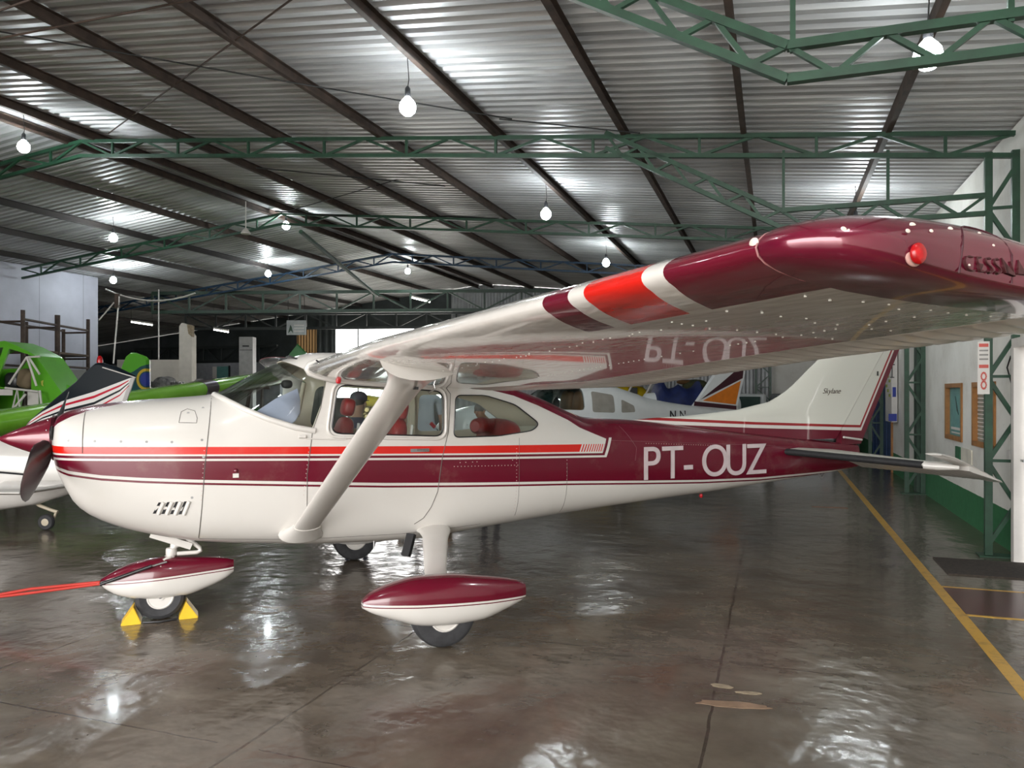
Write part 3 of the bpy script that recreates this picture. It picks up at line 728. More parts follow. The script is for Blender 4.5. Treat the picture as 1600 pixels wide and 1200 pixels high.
def rounded(poly, r, k=5):
    out = []; n = len(poly)
    for i in range(n):
        p0, p, p1 = Vector(poly[i-1]), Vector(poly[i]), Vector(poly[(i+1) % n])
        a = p+(p0-p).normalized()*min(r, (p0-p).length*0.45); c = p+(p1-p).normalized()*min(r, (p1-p).length*0.45)
        for t in range(k+1):
            t /= k; out.append(tuple(a*(1-t)**2+p*2*t*(1-t)+c*t*t))
    return out
WS = [(1.425, 1.715), (1.47, 1.675), (1.62, 1.60), (1.79, 1.53), (1.98, 1.468), (2.10, 1.447), (2.165, 1.62), (2.205, 1.80), (2.02, 1.905), (1.92, 1.955), (1.8, 2.2), (1.3, 2.2)]
DW = rounded([(2.29, 1.772), (3.125, 1.722), (3.125, 1.362), (2.235, 1.405)], 0.075)
QW = rounded([(3.235, 1.690), (3.50, 1.690), (3.79, 1.61), (4.02, 1.445), (3.95, 1.388), (3.62, 1.352), (3.215, 1.350)], 0.05)
RW_ = [(3.86, -0.34), (3.86, 0.34), (4.50, 0.25), (4.50, -0.25)]
mats_f = [m_liv, m_lining, m_jamb]
outer = MB(); outer.loft([fring(x) for x in XS], mi=0)
innerx = xs_between(1.36, 4.85, 0.075)
inner = MB(); inner.loft([fring(x, 0.03) for x in innerx], mi=1)
cut = []
c_ = MB(); c_.prism(WS, 'Y', -0.8, 0.8, mi=1); cut.append(c_)
c_ = MB(); c_.prism(DW, 'Y', -0.8, 0.8, mi=2); cut.append(c_)
c_ = MB(); c_.prism(QW, 'Y', -0.8, 0.8, mi=2); cut.append(c_)
c_ = MB(); c_.prism(RW_, 'Z', 1.49, 2.2, mi=1); cut.append(c_)
body_me = boolean(outer.mesh('fuselage', mats_f), [inner.mesh('i', mats_f)]+[c.mesh('c', mats_f) for c in cut])
body_me.shade_smooth(); body_me.set_sharp_from_angle(angle=R(32))
body = bpy.data.objects.new('fuselage', body_me); C.objects.link(body); body.parent = plane
shell_o = MB(); shell_o.loft([fring(x, 0.008) for x in xs_between(1.36, 4.85, 0.06)])
shell_i = MB(); shell_i.loft([fring(x, 0.013) for x in xs_between(1.35, 4.86, 0.06)])
for nm, c in (('windshield', cut[0]), ('door_window', cut[1]), ('quarter_window', cut[2]), ('rear_window', cut[3])):
    sh = boolean(shell_o.mesh('s', m_glass), [shell_i.mesh('s2', m_glass)])
    sides = ((-0.8, 0.0), (0.0, 0.8)) if nm in ('door_window', 'quarter_window') else ((None, None),)
    polyw = {'door_window': DW, 'quarter_window': QW}.get(nm)
    for sa, sb in sides:
      g = boolean(sh.copy(), [c.mesh('c', m_glass) if sa is None else MB().prism(polyw, 'Y', sa, sb).mesh('c', m_glass)], 'INTERSECT')
      g.materials.clear(); g.materials.append(m_glass); g.polygons.foreach_set('material_index', [0]*len(g.polygons))
      g.shade_smooth(); g.set_sharp_from_angle(angle=R(40))
      o = bpy.data.objects.new(nm, g); C.objects.link(o); o.parent = plane
# window rubber seals and door outline, following the skin
def on_skin(x, z, off=0.001): return (x, -(side_y(x, z)+off), z)
def skin_line(pts, step=0.03, close=False, off=0.001):
    out = []; pp = list(pts)+([pts[0]] if close else [])
    for (x0, z0), (x1, z1) in zip(pp, pp[1:]):
        n = max(1, int(math.hypot(x1-x0, z1-z0)/step))
        for k in range(n): out.append(on_skin(x0+(x1-x0)*k/n, z0+(z1-z0)*k/n, off))
    out.append(on_skin(*pp[-1], off)); return out
mb = MB(); mb.tube(skin_line(DW, close=True, off=0.002), 0.006, 6, False); mb.build('door_window_seal', m_dark, plane, smooth=60)
mb = MB(); mb.tube(skin_line(QW, close=True, off=0.002), 0.005, 6, False); mb.build('quarter_window_seal', m_dark, plane, smooth=60)
def grow(poly, d):
    cx = sum(p[0] for p in poly)/len(poly); cz = sum(p[1] for p in poly)/len(poly)
    return [(p[0]+math.copysign(d, p[0]-cx), p[1]+math.copysign(d, p[1]-cz)) for p in poly]
mb = MB(); mb.tube(skin_line(rounded([(2.26, 1.80), (3.152, 1.748), (3.152, 1.335), (2.20, 1.378)], 0.095), close=True, off=0.0), 0.012, 8, False); mb.build('door_window_frame', m_white, plane, smooth=60)
mb = MB(); mb.tube(skin_line([(1.43, 1.695), (1.62, 1.59), (1.79, 1.515), (1.98, 1.452), (2.12, 1.425)], off=-0.008), 0.024, 8); mb.build('windshield_fairing', m_white, plane, smooth=60)
mb = MB(); mb.tube([(2.185, s_*0.50, 1.80) for s_ in (1,)]+[(2.13, 0.52, 1.5)], 0.02, 8); mb.build('far_pillar_trim', m_lining, plane, smooth=60)
seams = [('cowling_seam', [(1.405, 1.67), (1.375, 1.40), (1.355, 1.2), (1.335, 0.9), (1.315, 0.66)]),
         ('cowling_seam', [(0.585, 1.59), (0.585, 1.30)]),
         ('door_seam', [(2.20, 1.84), (2.16, 1.6), (2.10, 1.43), (2.06, 1.1), (2.06, 0.80), (2.09, 0.74)]),
         ('door_seam', [(2.22, 1.835), (3.13, 1.785), (3.19, 1.70), (3.17, 1.40), (3.12, 1.20), (3.08, 0.92), (3.03, 0.80), (2.97, 0.71), (2.90, 0.665)]),
         ('skin_seam', [(3.815, 1.33), (3.815, 0.66)]), ('skin_seam', [(4.95, 1.40), (5.08, 1.2), (5.06, 1.08)]), ('skin_seam', [(4.30, 1.10), (4.31, 0.62)]),
         ('skin_seam', [(1.32, 0.652), (2.0, 0.60), (2.8, 0.585), (3.5, 0.61)]), ('skin_seam', [(4.8, 1.275), (6.9, 1.155)])]
for nm, p in seams:
    if p[0][0] < 4.75: MB().tube(skin_line(p), 0.0028 if nm != 'skin_seam' else 0.0015, 5).build(nm, m_seam, plane, smooth=60)
    else: MB().tube(skin_line(p), 0.0012, 5).build(nm, M('rubbed_seam', (0.25, 0.10, 0.12), 0.5), plane, smooth=60)
# oil door, fasteners, hinges
mb = MB(); mb.tube(skin_line([(1.19, 1.53), (1.20, 1.575), (1.24, 1.595), (1.29, 1.58), (1.305, 1.53), (1.30, 1.495), (1.185, 1.50)], close=True), 0.0022, 5, False); mb.build('oil_door_seam', m_seam, plane)
for (x, z) in [(0.50, 1.385), (0.66, 1.38), (0.82, 1.375), (0.98, 1.37), (1.14, 1.365), (1.335, 1.375), (1.345, 1.255), (1.345, 1.60), (1.27, 0.97), (1.245, 1.565)]:
    p = on_skin(x, z, 0); MB().lathe([(0.009, -0.002), (0.009, 0.002), (0.004, 0.004)], p, 'Y', 10).build('fastener', m_steel, plane)
riv = MB()
def rivets(mb, pts, step, r=0.0028):
    for p in skin_line(pts, step, off=0.0): mb.box(p, (r*2, 0.003, r*2))
for l in ([(3.22, 1.115), (3.80, 1.10)], [(3.79, 1.27), (3.79, 0.70)], [(2.075, 1.30), (2.035, 0.95)], [(4.30, 1.12), (4.30, 0.95)], [(1.35, 1.30), (1.33, 0.95)], [(5.2, 1.235), (6.0, 1.19)]): rivets(riv, l, 0.03)
for x in (3.27, 3.32, 3.38, 3.42, 3.75): 
    for z in (1.17, 1.145): rivets(riv, [(x, z), (x+0.001, z)], 0.1)
o = riv.build('rivets', M('rivet_heads', (0.55, 0.42, 0.40), 0.4), plane); o['kind'] = 'stuff'
# handles, steps, louvres
mb = MB(); p = on_skin(2.93, 1.255, 0.006); mb.box(p, (0.15, 0.012, 0.026)); mb.build('door_handle_plate', m_steel, plane)
mb = MB(); mb.tube([on_skin(2.90, 1.262, 0.02), on_skin(3.0, 1.25, 0.024)], 0.008, 8); mb.build('door_handle', m_chrome, plane, smooth=60)
for k in range(4):
    x = 1.045+k*0.055; mb = MB()
    q = [(x-0.028, 0.865-k*0.004), (x-0.008, 0.865-k*0.004), (x+0.026, 0.945), (x+0.010, 0.945)]
    n0 = [on_skin(a, b_, 0.002) for a, b_ in q]; n1 = [on_skin(a, b_, -0.01) for a, b_ in q]
    mb.add(n0+n1, [(0, 1, 2, 3), (4, 7, 6, 5), (0, 4, 5, 1), (1, 5, 6, 2), (2, 6, 7, 3), (3, 7, 4, 0)]); mb.build('louvre_slot', m_dark, plane)
    mb = MB(); mb.tube([on_skin(x+0.008, 0.860-k*0.004, 0.002), on_skin(x+0.044, 0.945, 0.002)], 0.013, 8); mb.build('louvre', m_white, plane, smooth=60)
mb = MB(); mb.tube(skin_line([(2.0, 1.385), (2.05, 1.383)], off=0.004), 0.014, 8); mb.tube(skin_line([(2.05, 1.37), (2.35, 1.355)], off=0.002), 0.006, 8); mb.build('door_hinge', m_white, plane, smooth=60)
mb = MB(); p = on_skin(1.56, 1.115, 0.004); mb.box(p, (0.04, 0.01, 0.03)); mb.build('static_port', m_whitem, plane)
MB().sell(on_skin(1.56, 1.15, 0.0), (0.018, 0.02, 0.018)).build('drain_bulge', m_maroon, plane, smooth=60)
mb = MB(); mb.tube([(2.62, -0.30, 0.53), (2.62, -0.30, 0.46)], 0.006, 6); mb.build('drain_pipe', m_steel, plane)
mb = MB(); mb.lathe([(0.001, 0.64), (0.014, 0.645), (0.02, 0.66), (0.014, 0.68)], (6.05, -0.02, 0), 'Z', 12); mb.build('red_drain_cap', M('signal_red', (0.6, 0.01, 0.02), 0.3), plane, smooth=60)
mb = MB(); mb.tube([(7.62, -0.03, 0.83), (7.66, -0.03, 0.77), (7.72, -0.03, 0.83)], 0.009, 6); mb.build('tie_down_ring', m_steel, plane)
# registration letters on the rear fuselage
ml = M('white_lettering', (0.62, 0.52, 0.54), 0.4)
slope_ = math.atan2(side_y(5.2, 1.0)-side_y(6.5, 1.0), 1.3)
yy = side_y(5.15, 1.05)
for ch, x0 in (('P', 5.13), ('T', 5.37), ('-', 5.63), ('O', 5.86), ('U', 6.17), ('Z', 6.46)):
    z0 = 0.895-0.012*(x0-5.1)
    hw_ = side_y(x0+0.1, z0+0.12)
    m4 = Matrix.Translation((x0, -(max(side_y(x0, z0+0.15), side_y(x0, z0+0.02))+0.004), z0)) @ Matrix.Rotation(slope_, 4, 'Z') @ Matrix.Rotation(R(90), 4, 'X')
    o = text('registration_letter', ch, 0.45, ml, plane, m4, 0.004)
# fin script
m4 = Matrix.Translation((7.66, -0.048, 1.70)) @ Matrix.Rotation(R(90), 4, 'X')
text('script_lettering', 'Skylane', 0.088, M('brown_script', (0.05, 0.03, 0.02), 0.5), plane, m4, 0.002, shear=0.45, offset=-0.0015)

# ---- cowl front: spinner, intakes, propeller
ZS = 1.386
m_spin = M('spinner_paint', (0.16, 0.005, 0.022), 0.28, 0.2, var=0.08, coat=0.8)
mb = MB(); mb.lathe([(0.003, 0.02), (0.018, 0.035), (0.045, 0.085), (0.082, 0.165), (0.112, 0.24), (0.138, 0.31), (0.152, 0.35), (0.155, 0.362)], (0, 0, ZS), 'X', 32); sp = mb.build('spinner', m_spin, plane, smooth=40)
mb = MB(); mb.lathe([(0.158, 0.350), (0.163, 0.352), (0.163, 0.374), (0.12, 0.376)], (0, 0, ZS), 'X', 32); mb.build('spinner_backplate', M('dark_maroon_metal', (0.05, 0.004, 0.01), 0.35, 0.3), plane, smooth=40)
for k in range(10):
    an = 2*PI*k/10+0.2; MB().sell((0.33, 0.148*math.cos(an), ZS+0.148*math.sin(an)), (0.006, 0.006, 0.006)).build('spinner_screw', m_chrome, sp)
th = R(72.6)
m_blade = M('propeller_black', (0.022, 0.020, 0.020), 0.4, 0.1, var=0.25, scale=5)
for s_ in (-1, 1):
    d = Vector((0, s_*-1*-math.sin(th)*1, 0)); d = Vector((0, -math.sin(th), -math.cos(th)))*(-s_) if s_ == 1 else Vector((0, -math.sin(th), -math.cos(th)))
    tang = Vector((1, 0, 0)).cross(d); rings = []
    for r_, c_w, tw, th_ in [(0.10, 0.075, 80, 0.07), (0.15, 0.085, 70, 0.066), (0.19, 0.115, 58, 0.05), (0.26, 0.14, 48, 0.034), (0.40, 0.158, 38, 0.024), (0.60, 0.155, 28, 0.017), (0.8, 0.14, 22, 0.012), (0.94, 0.115, 19, 0.009), (1.01, 0.075, 18, 0.007), (1.035, 0.03, 18, 0.004)]:
        t_ = R(tw); cd = tang*math.cos(t_)+Vector((1, 0, 0))*math.sin(t_); nd = d.cross(cd)
        rings.append([Vector((0.325, 0, ZS))+d*r_+cd*(c_w/2*math.cos(2*PI*k/16))+nd*(th_/2*math.sin(2*PI*k/16)) for k in range(16)])
    MB().loft(rings).build('propeller_blade', m_blade, plane, smooth=50)
for s_ in (-1, 1):
    mb = MB(); mb.sell((0.378, s_*0.235, 1.43), (0.012, 0.085, 0.05), 2.6); mb.build('cooling_intake', m_dark, plane, smooth=60)

# ---- wings
def wsec(y):
    ay = abs(y)
    xle = 2.05+max(0, ay-2.5)*0.062; up_ = (ay-0.6)*0.038 if y > 0 else 0.0; zle = 1.889+0.0217*(ay-0.6)+up_
    xte = interp(ay, [(0.5, 3.68), (2.5, 3.70), (5.2, 3.33)])
    zte = interp(ay, [(0.5, 1.733), (2.5, 1.755), (4.2, 1.850), (5.2, 1.890)])+up_
    return xle, zle, xte, zte
def naca(t, up, T=0.12):
    t = max(0, min(1, t)); yt = 5*T*(0.2969*math.sqrt(t)-0.126*t-0.3516*t*t+0.2843*t**3-0.1036*t**4)
    p = 0.4; m_ = 0.022; yc = m_/p**2*(2*p*t-t*t) if t < p else m_/(1-p)**2*((1-2*p)+2*p*t-t*t)
    return yc+yt if up else yc-yt
def wpt(y, t, up, dz=0.0):
    xle, zle, xte, zte = wsec(y); c = xte-xle
    return (xle+t*c, y, zle+(zte-zle)*t+c*naca(t, up)+dz)
def wing_paint():
    m, nt, b = new_mat('wing_paint_with_bands')
    x, y, z = xyz(nt)
    # the bands are painted on the left wing only as seen; same scheme mirrored on the other
    ay = y.abs(); xl = (ay-2.5).mx(0)*0.062+2.05; dx = x-xl
    t = ay-(dx-0.03).mx(0)*-0.45
    und = dx.lt(0.20)
    near = y.lt(0); b1 = AND(t.gt(4.36), t.lt(4.50), und, near); b2 = AND(t.gt(4.58), t.lt(4.83), und, near); b3 = OR(AND(t.gt(4.91), und, near), AND(t.gt(5.15), und))
    c = mixc(nt, b1.mx(b3), WHITE, MAROON); c = mixc(nt, b2, c, RED)
    sp_ = noise(nt, 60, 3, 0.7); c = mixc(nt, AND(E(nt, sp_.outputs[0]).gt(0.76), ay.gt(3.0)), c, (0.5, 0.44, 0.36))
    nt.links.new(c, b.inputs['Base Color']); setp(b, Roughness=0.16, Coat_Weight=0.8, Coat_Roughness=0.03)
    wv = noise(nt, 7, 3, 0.6, stretch=(1.0, 0.35, 0.5)); bump(nt, b, wv.outputs[0], 0.7, 0.02); return m
m_wing = wing_paint()
ts = [0, 0.0015, 0.006, 0.014, 0.026, 0.045, 0.07, 0.10, 0.15, 0.22, 0.30, 0.38, 0.46, 0.54, 0.62, 0.70, 0.755]
for sgn, nm in ((-1, 'left'), (1, 'right')):
    ys = [0.50]+[0.62+k*(5.19-0.62)/26 for k in range(27)]
    rings = []
    for y in ys: rings.append([wpt(sgn*y, t, True) for t in reversed(ts)]+[wpt(sgn*y, t, False) for t in ts[1:]])
    MB().loft(rings).build('wing', m_wing, plane, smooth=35)
    for cname, y0, y1 in (('flap', 0.66, 2.58), ('aileron', 2.60, 5.14)):
        n = int((y1-y0)/0.0225); top = []; bot = []
        tt = [0.762, 0.79, 0.84, 0.90, 0.96, 1.0]
        rings = []
        for k in range(n+1):
            y = y0+(y1-y0)*k/n; ph = k % 4; bd = [0, 0.011, 0.011, 0][ph]*(1 if 0 < k < n else 0)
            f_ = [0, 0.6, 1, 1, 1, 0.4]
            rings.append([wpt(sgn*y, t, True, bd*f) for t, f in zip(tt, f_)]+[wpt(sgn*y, t, False, -bd*f) for t, f in reversed(list(zip(tt, f_)))])
        MB().loft(rings).build(cname, m_white, plane, smooth=25)
    # rounded tip
    rings = []
    tc_ = [0, 0.004, 0.015, 0.035, 0.07, 0.12, 0.2, 0.3, 0.42, 0.55, 0.7, 0.85, 1.0]
    for k in range(12):
        ph = k/11*PI/2*0.985; e = 2/2.5; yo = 0.185*math.sin(ph)**e; sc = math.cos(ph)**e
        y = sgn*(5.195+yo); xle, zle, xte, zte = wsec(sgn*5.2); le = 0.30*(1-math.cos(ph)**0.8); te = -0.10*(1-math.cos(ph)**0.8)
        ring = []
        c = xte-xle
        def tp_(t, up):
            zc = zle+(zte-zle)*t+c*0.5*(naca(t, True)+naca(t, False)); hz = c*0.5*(naca(t, True)-naca(t, False))*1.06+0.002
            zc -= 0.012*(1-sc)
            return (xle+le+(c-le+te)*t, y, zc+(hz*max(sc, 0.04) if up else -hz*max(sc, 0.02)**0.33))
        rings.append([tp_(t, True) for t in reversed(tc_)]+[tp_(t, False) for t in tc_[1:]])
    MB().loft(rings).build('wing_tip', None or M('tip_maroon', (0.13, 0.004, 0.022), 0.2, 0.25, var=0.25, scale=3, coat=0.9), plane, smooth=50)
# chips of bare primer on the near tip, seam line, position lamp, lettering
m_chip = M('bare_primer_chip', (0.70, 0.62, 0.55), 0.6)
def tip_surf(x, v):
    """point on the near tip's rounded edge: v 0 top .. 1 bottom"""
    xle, zle, xte, zte = wsec(-5.2); c = xte-xle; t = max(0.01, min(0.95, (x-xle-0.12)/(c-0.15))); ph = PI/2*(1-2*abs(v-0.5)); ph = ph*0.985
    e = 0.8; yo = 0.185*math.sin(ph)**e if ph > 0 else 0; sc = max(0.04, math.cos(ph)**e)
    zc = zle+(zte-zle)*t+c*0.5*(naca(t, True)+naca(t, False))-0.012*(1-sc); hz = c*0.5*(naca(t, True)-naca(t, False))*1.06
    return Vector((x, -(5.195+yo), zc+(hz*sc if v < 0.5 else -hz*sc**0.33)))
random.seed(11)
for (x, v, r_) in [(2.35, 0.30, 0.006), (2.38, 0.28, 0.004), (2.43, 0.33, 0.010), (2.30, 0.25, 0.005), (2.46, 0.40, 0.006), (2.40, 0.40, 0.007), (2.27, 0.30, 0.008), (2.60, 0.36, 0.006), (2.62, 0.45, 0.006), (2.52, 0.36, 0.008), (2.33, 0.22, 0.006), (2.55, 0.5, 0.004)]:
    p = tip_surf(x, v); MB().sell(p, (r_*0.9, 0.0012, r_*0.55), 2, 8, 6, rot=Matrix.Rotation(R(-30*(1-2*v)), 3, 'X')).build('paint_chip', m_chip, plane)
lp = Vector((2.42, -5.375, 1.962))
MB().sell(lp+Vector((0.0, 0.008, 0)), (0.0215, 0.006, 0.0225), 2.2, 20, 10).build('lamp_rim', M('pale_rim', (0.45, 0.25, 0.22), 0.5), plane, smooth=60)
m_redlens = M('red_lamp_lens', (0.36, 0.003, 0.005), 0.22, var=0.35, scale=60)
MB().sell(lp+Vector((0.0, -0.002, 0)), (0.0185, 0.010, 0.0195), 2.0, 20, 12).build('position_lamp_lens', m_redlens, plane, smooth=60)
mb = MB(); pts = []
for k in range(13):
    an = PI*(0.95-0.9*k/12)+0; x = 2.60+0.075*math.cos(an*1.0); v = 0.62-0.35*math.sin(an); pts.append(tip_surf(x, v)+Vector((0, -0.001, 0)))
mb.tube(pts, 0.0018, 5).build('tip_recess_seam', M('seam_dark_maroon', (0.04, 0.004, 0.01), 0.5), plane)
m4 = Matrix.Translation((2.535, -5.383, 1.937)) @ Matrix.Rotation(R(0.0), 4, 'Z') @ Matrix.Rotation(R(84), 4, 'X')
text('tip_lettering', 'CESSNA', 0.044, M('recessed_lettering', (0.05, 0.01, 0.012), 0.5), plane, m4, 0.003, shear=-0.25, offset=-0.003, space=1.15)
mb = MB(); mb.tube([wpt(-5.19, t, True, 0.001) for t in (0.3, 0.2, 0.1, 0.05, 0.02, 0.005, 0)]+[wpt(-5.19, t, False, -0.001) for t in (0.005, 0.02, 0.05, 0.1, 0.2)], 0.0022, 5).build('tip_seam', M('pale_seam', (0.35, 0.16, 0.16), 0.5), plane)
MB().sell(wpt(-5.18, 0.004, True), (0.004, 0.013, 0.010), 2, 10, 8).build('paint_chip', m_chip, plane, smooth=60)
rv = MB()
for y0 in (4.62, 4.86, 5.1):
    for k in range(0, 18, 2): rv.box(wpt(-y0+random.uniform(-0.03, 0.03), 0.2+k*0.03, False, -0.0005), (0.004, 0.004, 0.003))
for k in range(60):
    if random.random() < 0.5: rv.box(wpt(-(2.6+k*0.042), 0.24+random.uniform(-0.01, 0.01), False, -0.0005), (0.004, 0.004, 0.003))
    if random.random() < 0.5: rv.box(wpt(-(2.6+k*0.042), 0.55, False, -0.0005), (0.004, 0.004, 0.003))
o = rv.build('wing_rivets', M('rivet_pale', (0.8, 0.78, 0.74), 0.3), plane); o['kind'] = 'stuff'
# wing root fairing, air inlet, vent
mb = MB(); pts = []
for t in (0.35, 0.22, 0.12, 0.05, 0.012, 0.0): pts.append(Vector(wpt(-0.58, t, True)))
for t in (0.012, 0.05, 0.12, 0.22, 0.35, 0.5): pts.append(Vector(wpt(-0.58, t, False)))
mb.tube(pts, 0.022, 8).build('wing_root_fairing', m_white, plane, smooth=60)
mb = MB(); mb.tube([(2.36, -0.86, 1.86), (2.36, -0.86, 1.805)], 0.03, 12); mb.build('air_inlet_tube', m_whitem, plane, smooth=60)
mb = MB(); mb.sell((2.27, -0.66, 1.80), (0.02, 0.014, 0.022), 2.5, 10, 8); mb.tube([(2.25, -0.64, 1.84), (2.27, -0.66, 1.81)], 0.003, 5); mb.build('red_vent_tag', M('signal_red', (0.6, 0.01, 0.02), 0.3), plane)
mb = MB(); mb.tube([(2.83, -1.2, 1.80), (2.85, -1.2, 1.74), (2.80, -1.2, 1.71)], 0.008, 8); mb.build('fuel_vent', m_chrome, plane, smooth=60)
mb = MB(); mb.tube([(2.05, -1.15, 1.915), (2.03, -1.15, 1.93)], 0.006, 6); mb.build('stall_vane', m_dark, plane)
# struts
for s_ in (-1, 1):
    A_ = Vector((2.035, s_*0.50, 0.665)); B_ = Vector((2.345, s_*2.52, 1.86 if s_ < 0 else 1.93)); d = (B_-A_).normalized(); xx = Vector((1, 0, 0)); xx = (xx-d*xx.dot(d)).normalized(); nn = d.cross(xx)
    def ring_(t, ch, th_): return [A_+(B_-A_)*t+xx*(ch/2*math.cos(2*PI*k/20))+nn*(th_/2*math.sin(2*PI*k/20)*(1-0.25*math.cos(2*PI*k/20))) for k in range(20)]
    MB().loft([ring_(t, 0.19, 0.062) for t in (0.0, 0.3, 0.6, 0.88)]).build('wing_strut', m_white, plane, smooth=60)
    MB().loft([ring_(-0.02, 0.34, 0.13), ring_(0.0, 0.30, 0.11), ring_(0.025, 0.24, 0.085), ring_(0.05, 0.205, 0.07)]).build('strut_cuff', m_white, plane, smooth=60)
    MB().loft([ring_(0.86, 0.195, 0.066), ring_(0.90, 0.205, 0.075), ring_(0.94, 0.25, 0.10), ring_(0.97, 0.33, 0.14), ring_(1.0, 0.44, 0.2)]).build('strut_cuff', m_white, plane, smooth=60)
    mb = MB(); mb.box(A_+(B_-A_)*0.935+nn*(-0.052 if s_ < 0 else 0.052)*1+xx*0.03, (0.012, 0.06, 0.014), rot=None); mb.build('strut_slot', m_dark, plane)

# ---- main gear
def pant(name, secs, yc, split, parent):
    """fairing lofted along x: (x, ztop, zbot, half width)"""
    m, nt, b = new_mat(name+'_paint'); x, y, z = xyz(nt)
    (xa, za), (xb, zb) = split; ln = (x-xa)*((zb-za)/(xb-xa))+za
    c = mixc(nt, z.gt(ln), WHITE, MAROON); c = mixc(nt, AND(z.lt(ln-0.013), z.gt(ln-0.020)), c, MAROON)
    nt.links.new(c, b.inputs['Base Color']); setp(b, Roughness=0.22, Coat_Weight=0.6)
    rings = []
    X = [s[0] for s in secs]
    tt = [(s[0], s[1]) for s in secs]; bb = [(s[0], s[2]) for s in secs]; hh = [(s[0], s[3]) for s in secs]
    n_ = 36; xs_ = [X[0]+(X[-1]-X[0])*(0.5-0.5*math.cos(PI*i/n_)) for i in range(n_+1)]
    for x_ in xs_:
        zt, zb_, hw = smooth_interp(x_, tt), smooth_interp(x_, bb), smooth_interp(x_, hh); zm = (zt*0.45+zb_*0.55)
        rings.append([(x_, yc+math.copysign(abs(math.cos(a))**0.75, math.cos(a))*hw, zm+math.copysign(abs(math.sin(a))**0.8, math.sin(a))*((zt-zm) if math.sin(a) > 0 else (zm-zb_))) for a in [2*PI*k/32 for k in range(32)]])
    return MB().loft(rings).build('wheel_fairing', m, parent, smooth=50)
def wheel(parent, c, r, w_, rim):
    x, y, z = c
    prof = [(rim*0.98, -w_*0.40), (r*0.80, -w_*0.5), (r*0.93, -w_*0.42), (r*0.99, -w_*0.22), (r, 0), (r*0.99, w_*0.22), (r*0.93, w_*0.42), (r*0.80, w_*0.5), (rim*0.98, w_*0.40)]
    t = MB().lathe(prof, (x, y, z), 'Y', 40).build('tyre', m_tyre, parent, smooth=40)
    MB().lathe([(rim, -w_*0.41), (rim*0.92, -w_*0.44), (rim*0.75, -w_*0.36), (rim*0.35, -w_*0.36), (rim*0.3, -w_*0.46), (0.01, -w_*0.46)], (x, y, z), 'Y', 28).build('wheel_hub', m_whitem, t, smooth=40)
    MB().lathe([(0.013, -w_*0.48), (0.013, -w_*0.52), (0.004, -w_*0.53)], (x, y, z), 'Y', 10).build('axle_nut', m_steel, t)
    return t
for s_ in (-1, 1):
    yc = s_*1.455
    pant('main_wheel_fairing', [(2.275, 0.372, 0.318, 0.03), (2.33, 0.412, 0.285, 0.07), (2.48, 0.462, 0.225, 0.115), (2.66, 0.488, 0.168, 0.145), (2.85, 0.485, 0.150, 0.15), (3.08, 0.455, 0.160, 0.135), (3.25, 0.425, 0.205, 0.10), (3.38, 0.392, 0.248, 0.06), (3.42, 0.375, 0.268, 0.04)], yc, ((2.275, 0.352), (3.42, 0.292)), plane)
    wheel(plane, (2.825, s_*1.44, 0.222), 0.222, 0.17, 0.112)
    # spring leg inside a fairing
    rings = []
    for (x, y, z, ch, th_) in [(3.08, 0.38, 0.60, 0.30, 0.10), (3.06, 0.54, 0.60, 0.26, 0.08), (3.02, 0.68, 0.59, 0.215, 0.062), (2.99, 0.76, 0.575, 0.20, 0.055), (2.85, 1.20, 0.46, 0.165, 0.045), (2.81, 1.36, 0.42, 0.155, 0.045), (2.80, 1.45, 0.40, 0.15, 0.045)]:
        d = Vector((-0.25, 1.0, -0.18)).normalized()
        rings.append([Vector((x+ch/2*math.cos(a), s_*(y+0.2*th_*math.sin(a)), z+th_/2*math.sin(a))) for a in [2*PI*k/20 for k in range(20)]])
    MB().loft(rings).build('gear_leg', m_white, plane, smooth=50)
MB().beam((2.86, -0.55, 0.60), (2.80, -0.60, 0.44), 0.07, 0.035).build('boarding_step', m_dark, plane)
# far main gear belly bulge and nose gear
NS = [(0.655, 0.335, 0.295, 0.02), (0.69, 0.358, 0.26, 0.05), (0.78, 0.405, 0.205, 0.085), (0.90, 0.447, 0.172, 0.115), (1.05, 0.465, 0.158, 0.125), (1.22, 0.455, 0.162, 0.11), (1.38, 0.442, 0.205, 0.085), (1.52, 0.422, 0.265, 0.06), (1.575, 0.405, 0.305, 0.035)]
pant('nose_wheel_fairing', NS, 0.0, ((0.655, 0.318), (1.575, 0.352)), plane)
wheel(plane, (1.055, 0, 0.178), 0.178, 0.14, 0.095)
mb = MB(); mb.tube([(1.12, 0, 0.43), (1.155, 0, 0.56)], 0.028, 14); mb.tube([(1.155, 0, 0.54), (1.20, 0, 0.72)], 0.036, 14); mb.build('nose_strut', m_white, plane, smooth=60)
mb = MB(); mb.beam((0.99, -0.05, 0.655), (1.27, -0.05, 0.54), 0.05, 0.045, up=(0, 1, 0)); mb.build('steering_arm', m_white, plane)
mb = MB(); mb.tube([(1.24, -0.04, 0.60), (1.33, -0.04, 0.52), (1.335, -0.04, 0.50), (1.31, -0.04, 0.487), (1.17, -0.03, 0.487)], 0.016, 10); mb.build('torque_link', m_white, plane, smooth=60)
mb = MB(); mb.lathe([(0.034, -0.03), (0.04, -0.02), (0.04, 0.02), (0.034, 0.03)], (1.13, 0, 0.50), 'Z', 14); mb.build('strut_collar', m_whitem, plane, smooth=40)
for s_ in (-1, 1): MB().tube([(1.12, s_*0.02, 0.46), (1.08, s_*0.05, 0.44), (1.055, s_*0.09, 0.40)], 0.02, 8).build('nose_fork', m_white, plane, smooth=60)
mb = MB(); mb.tube([(1.27, 0.05, 0.62), (1.275, 0.0, 0.54)], 0.02, 8); mb.build('shimmy_damper', m_dark, plane)
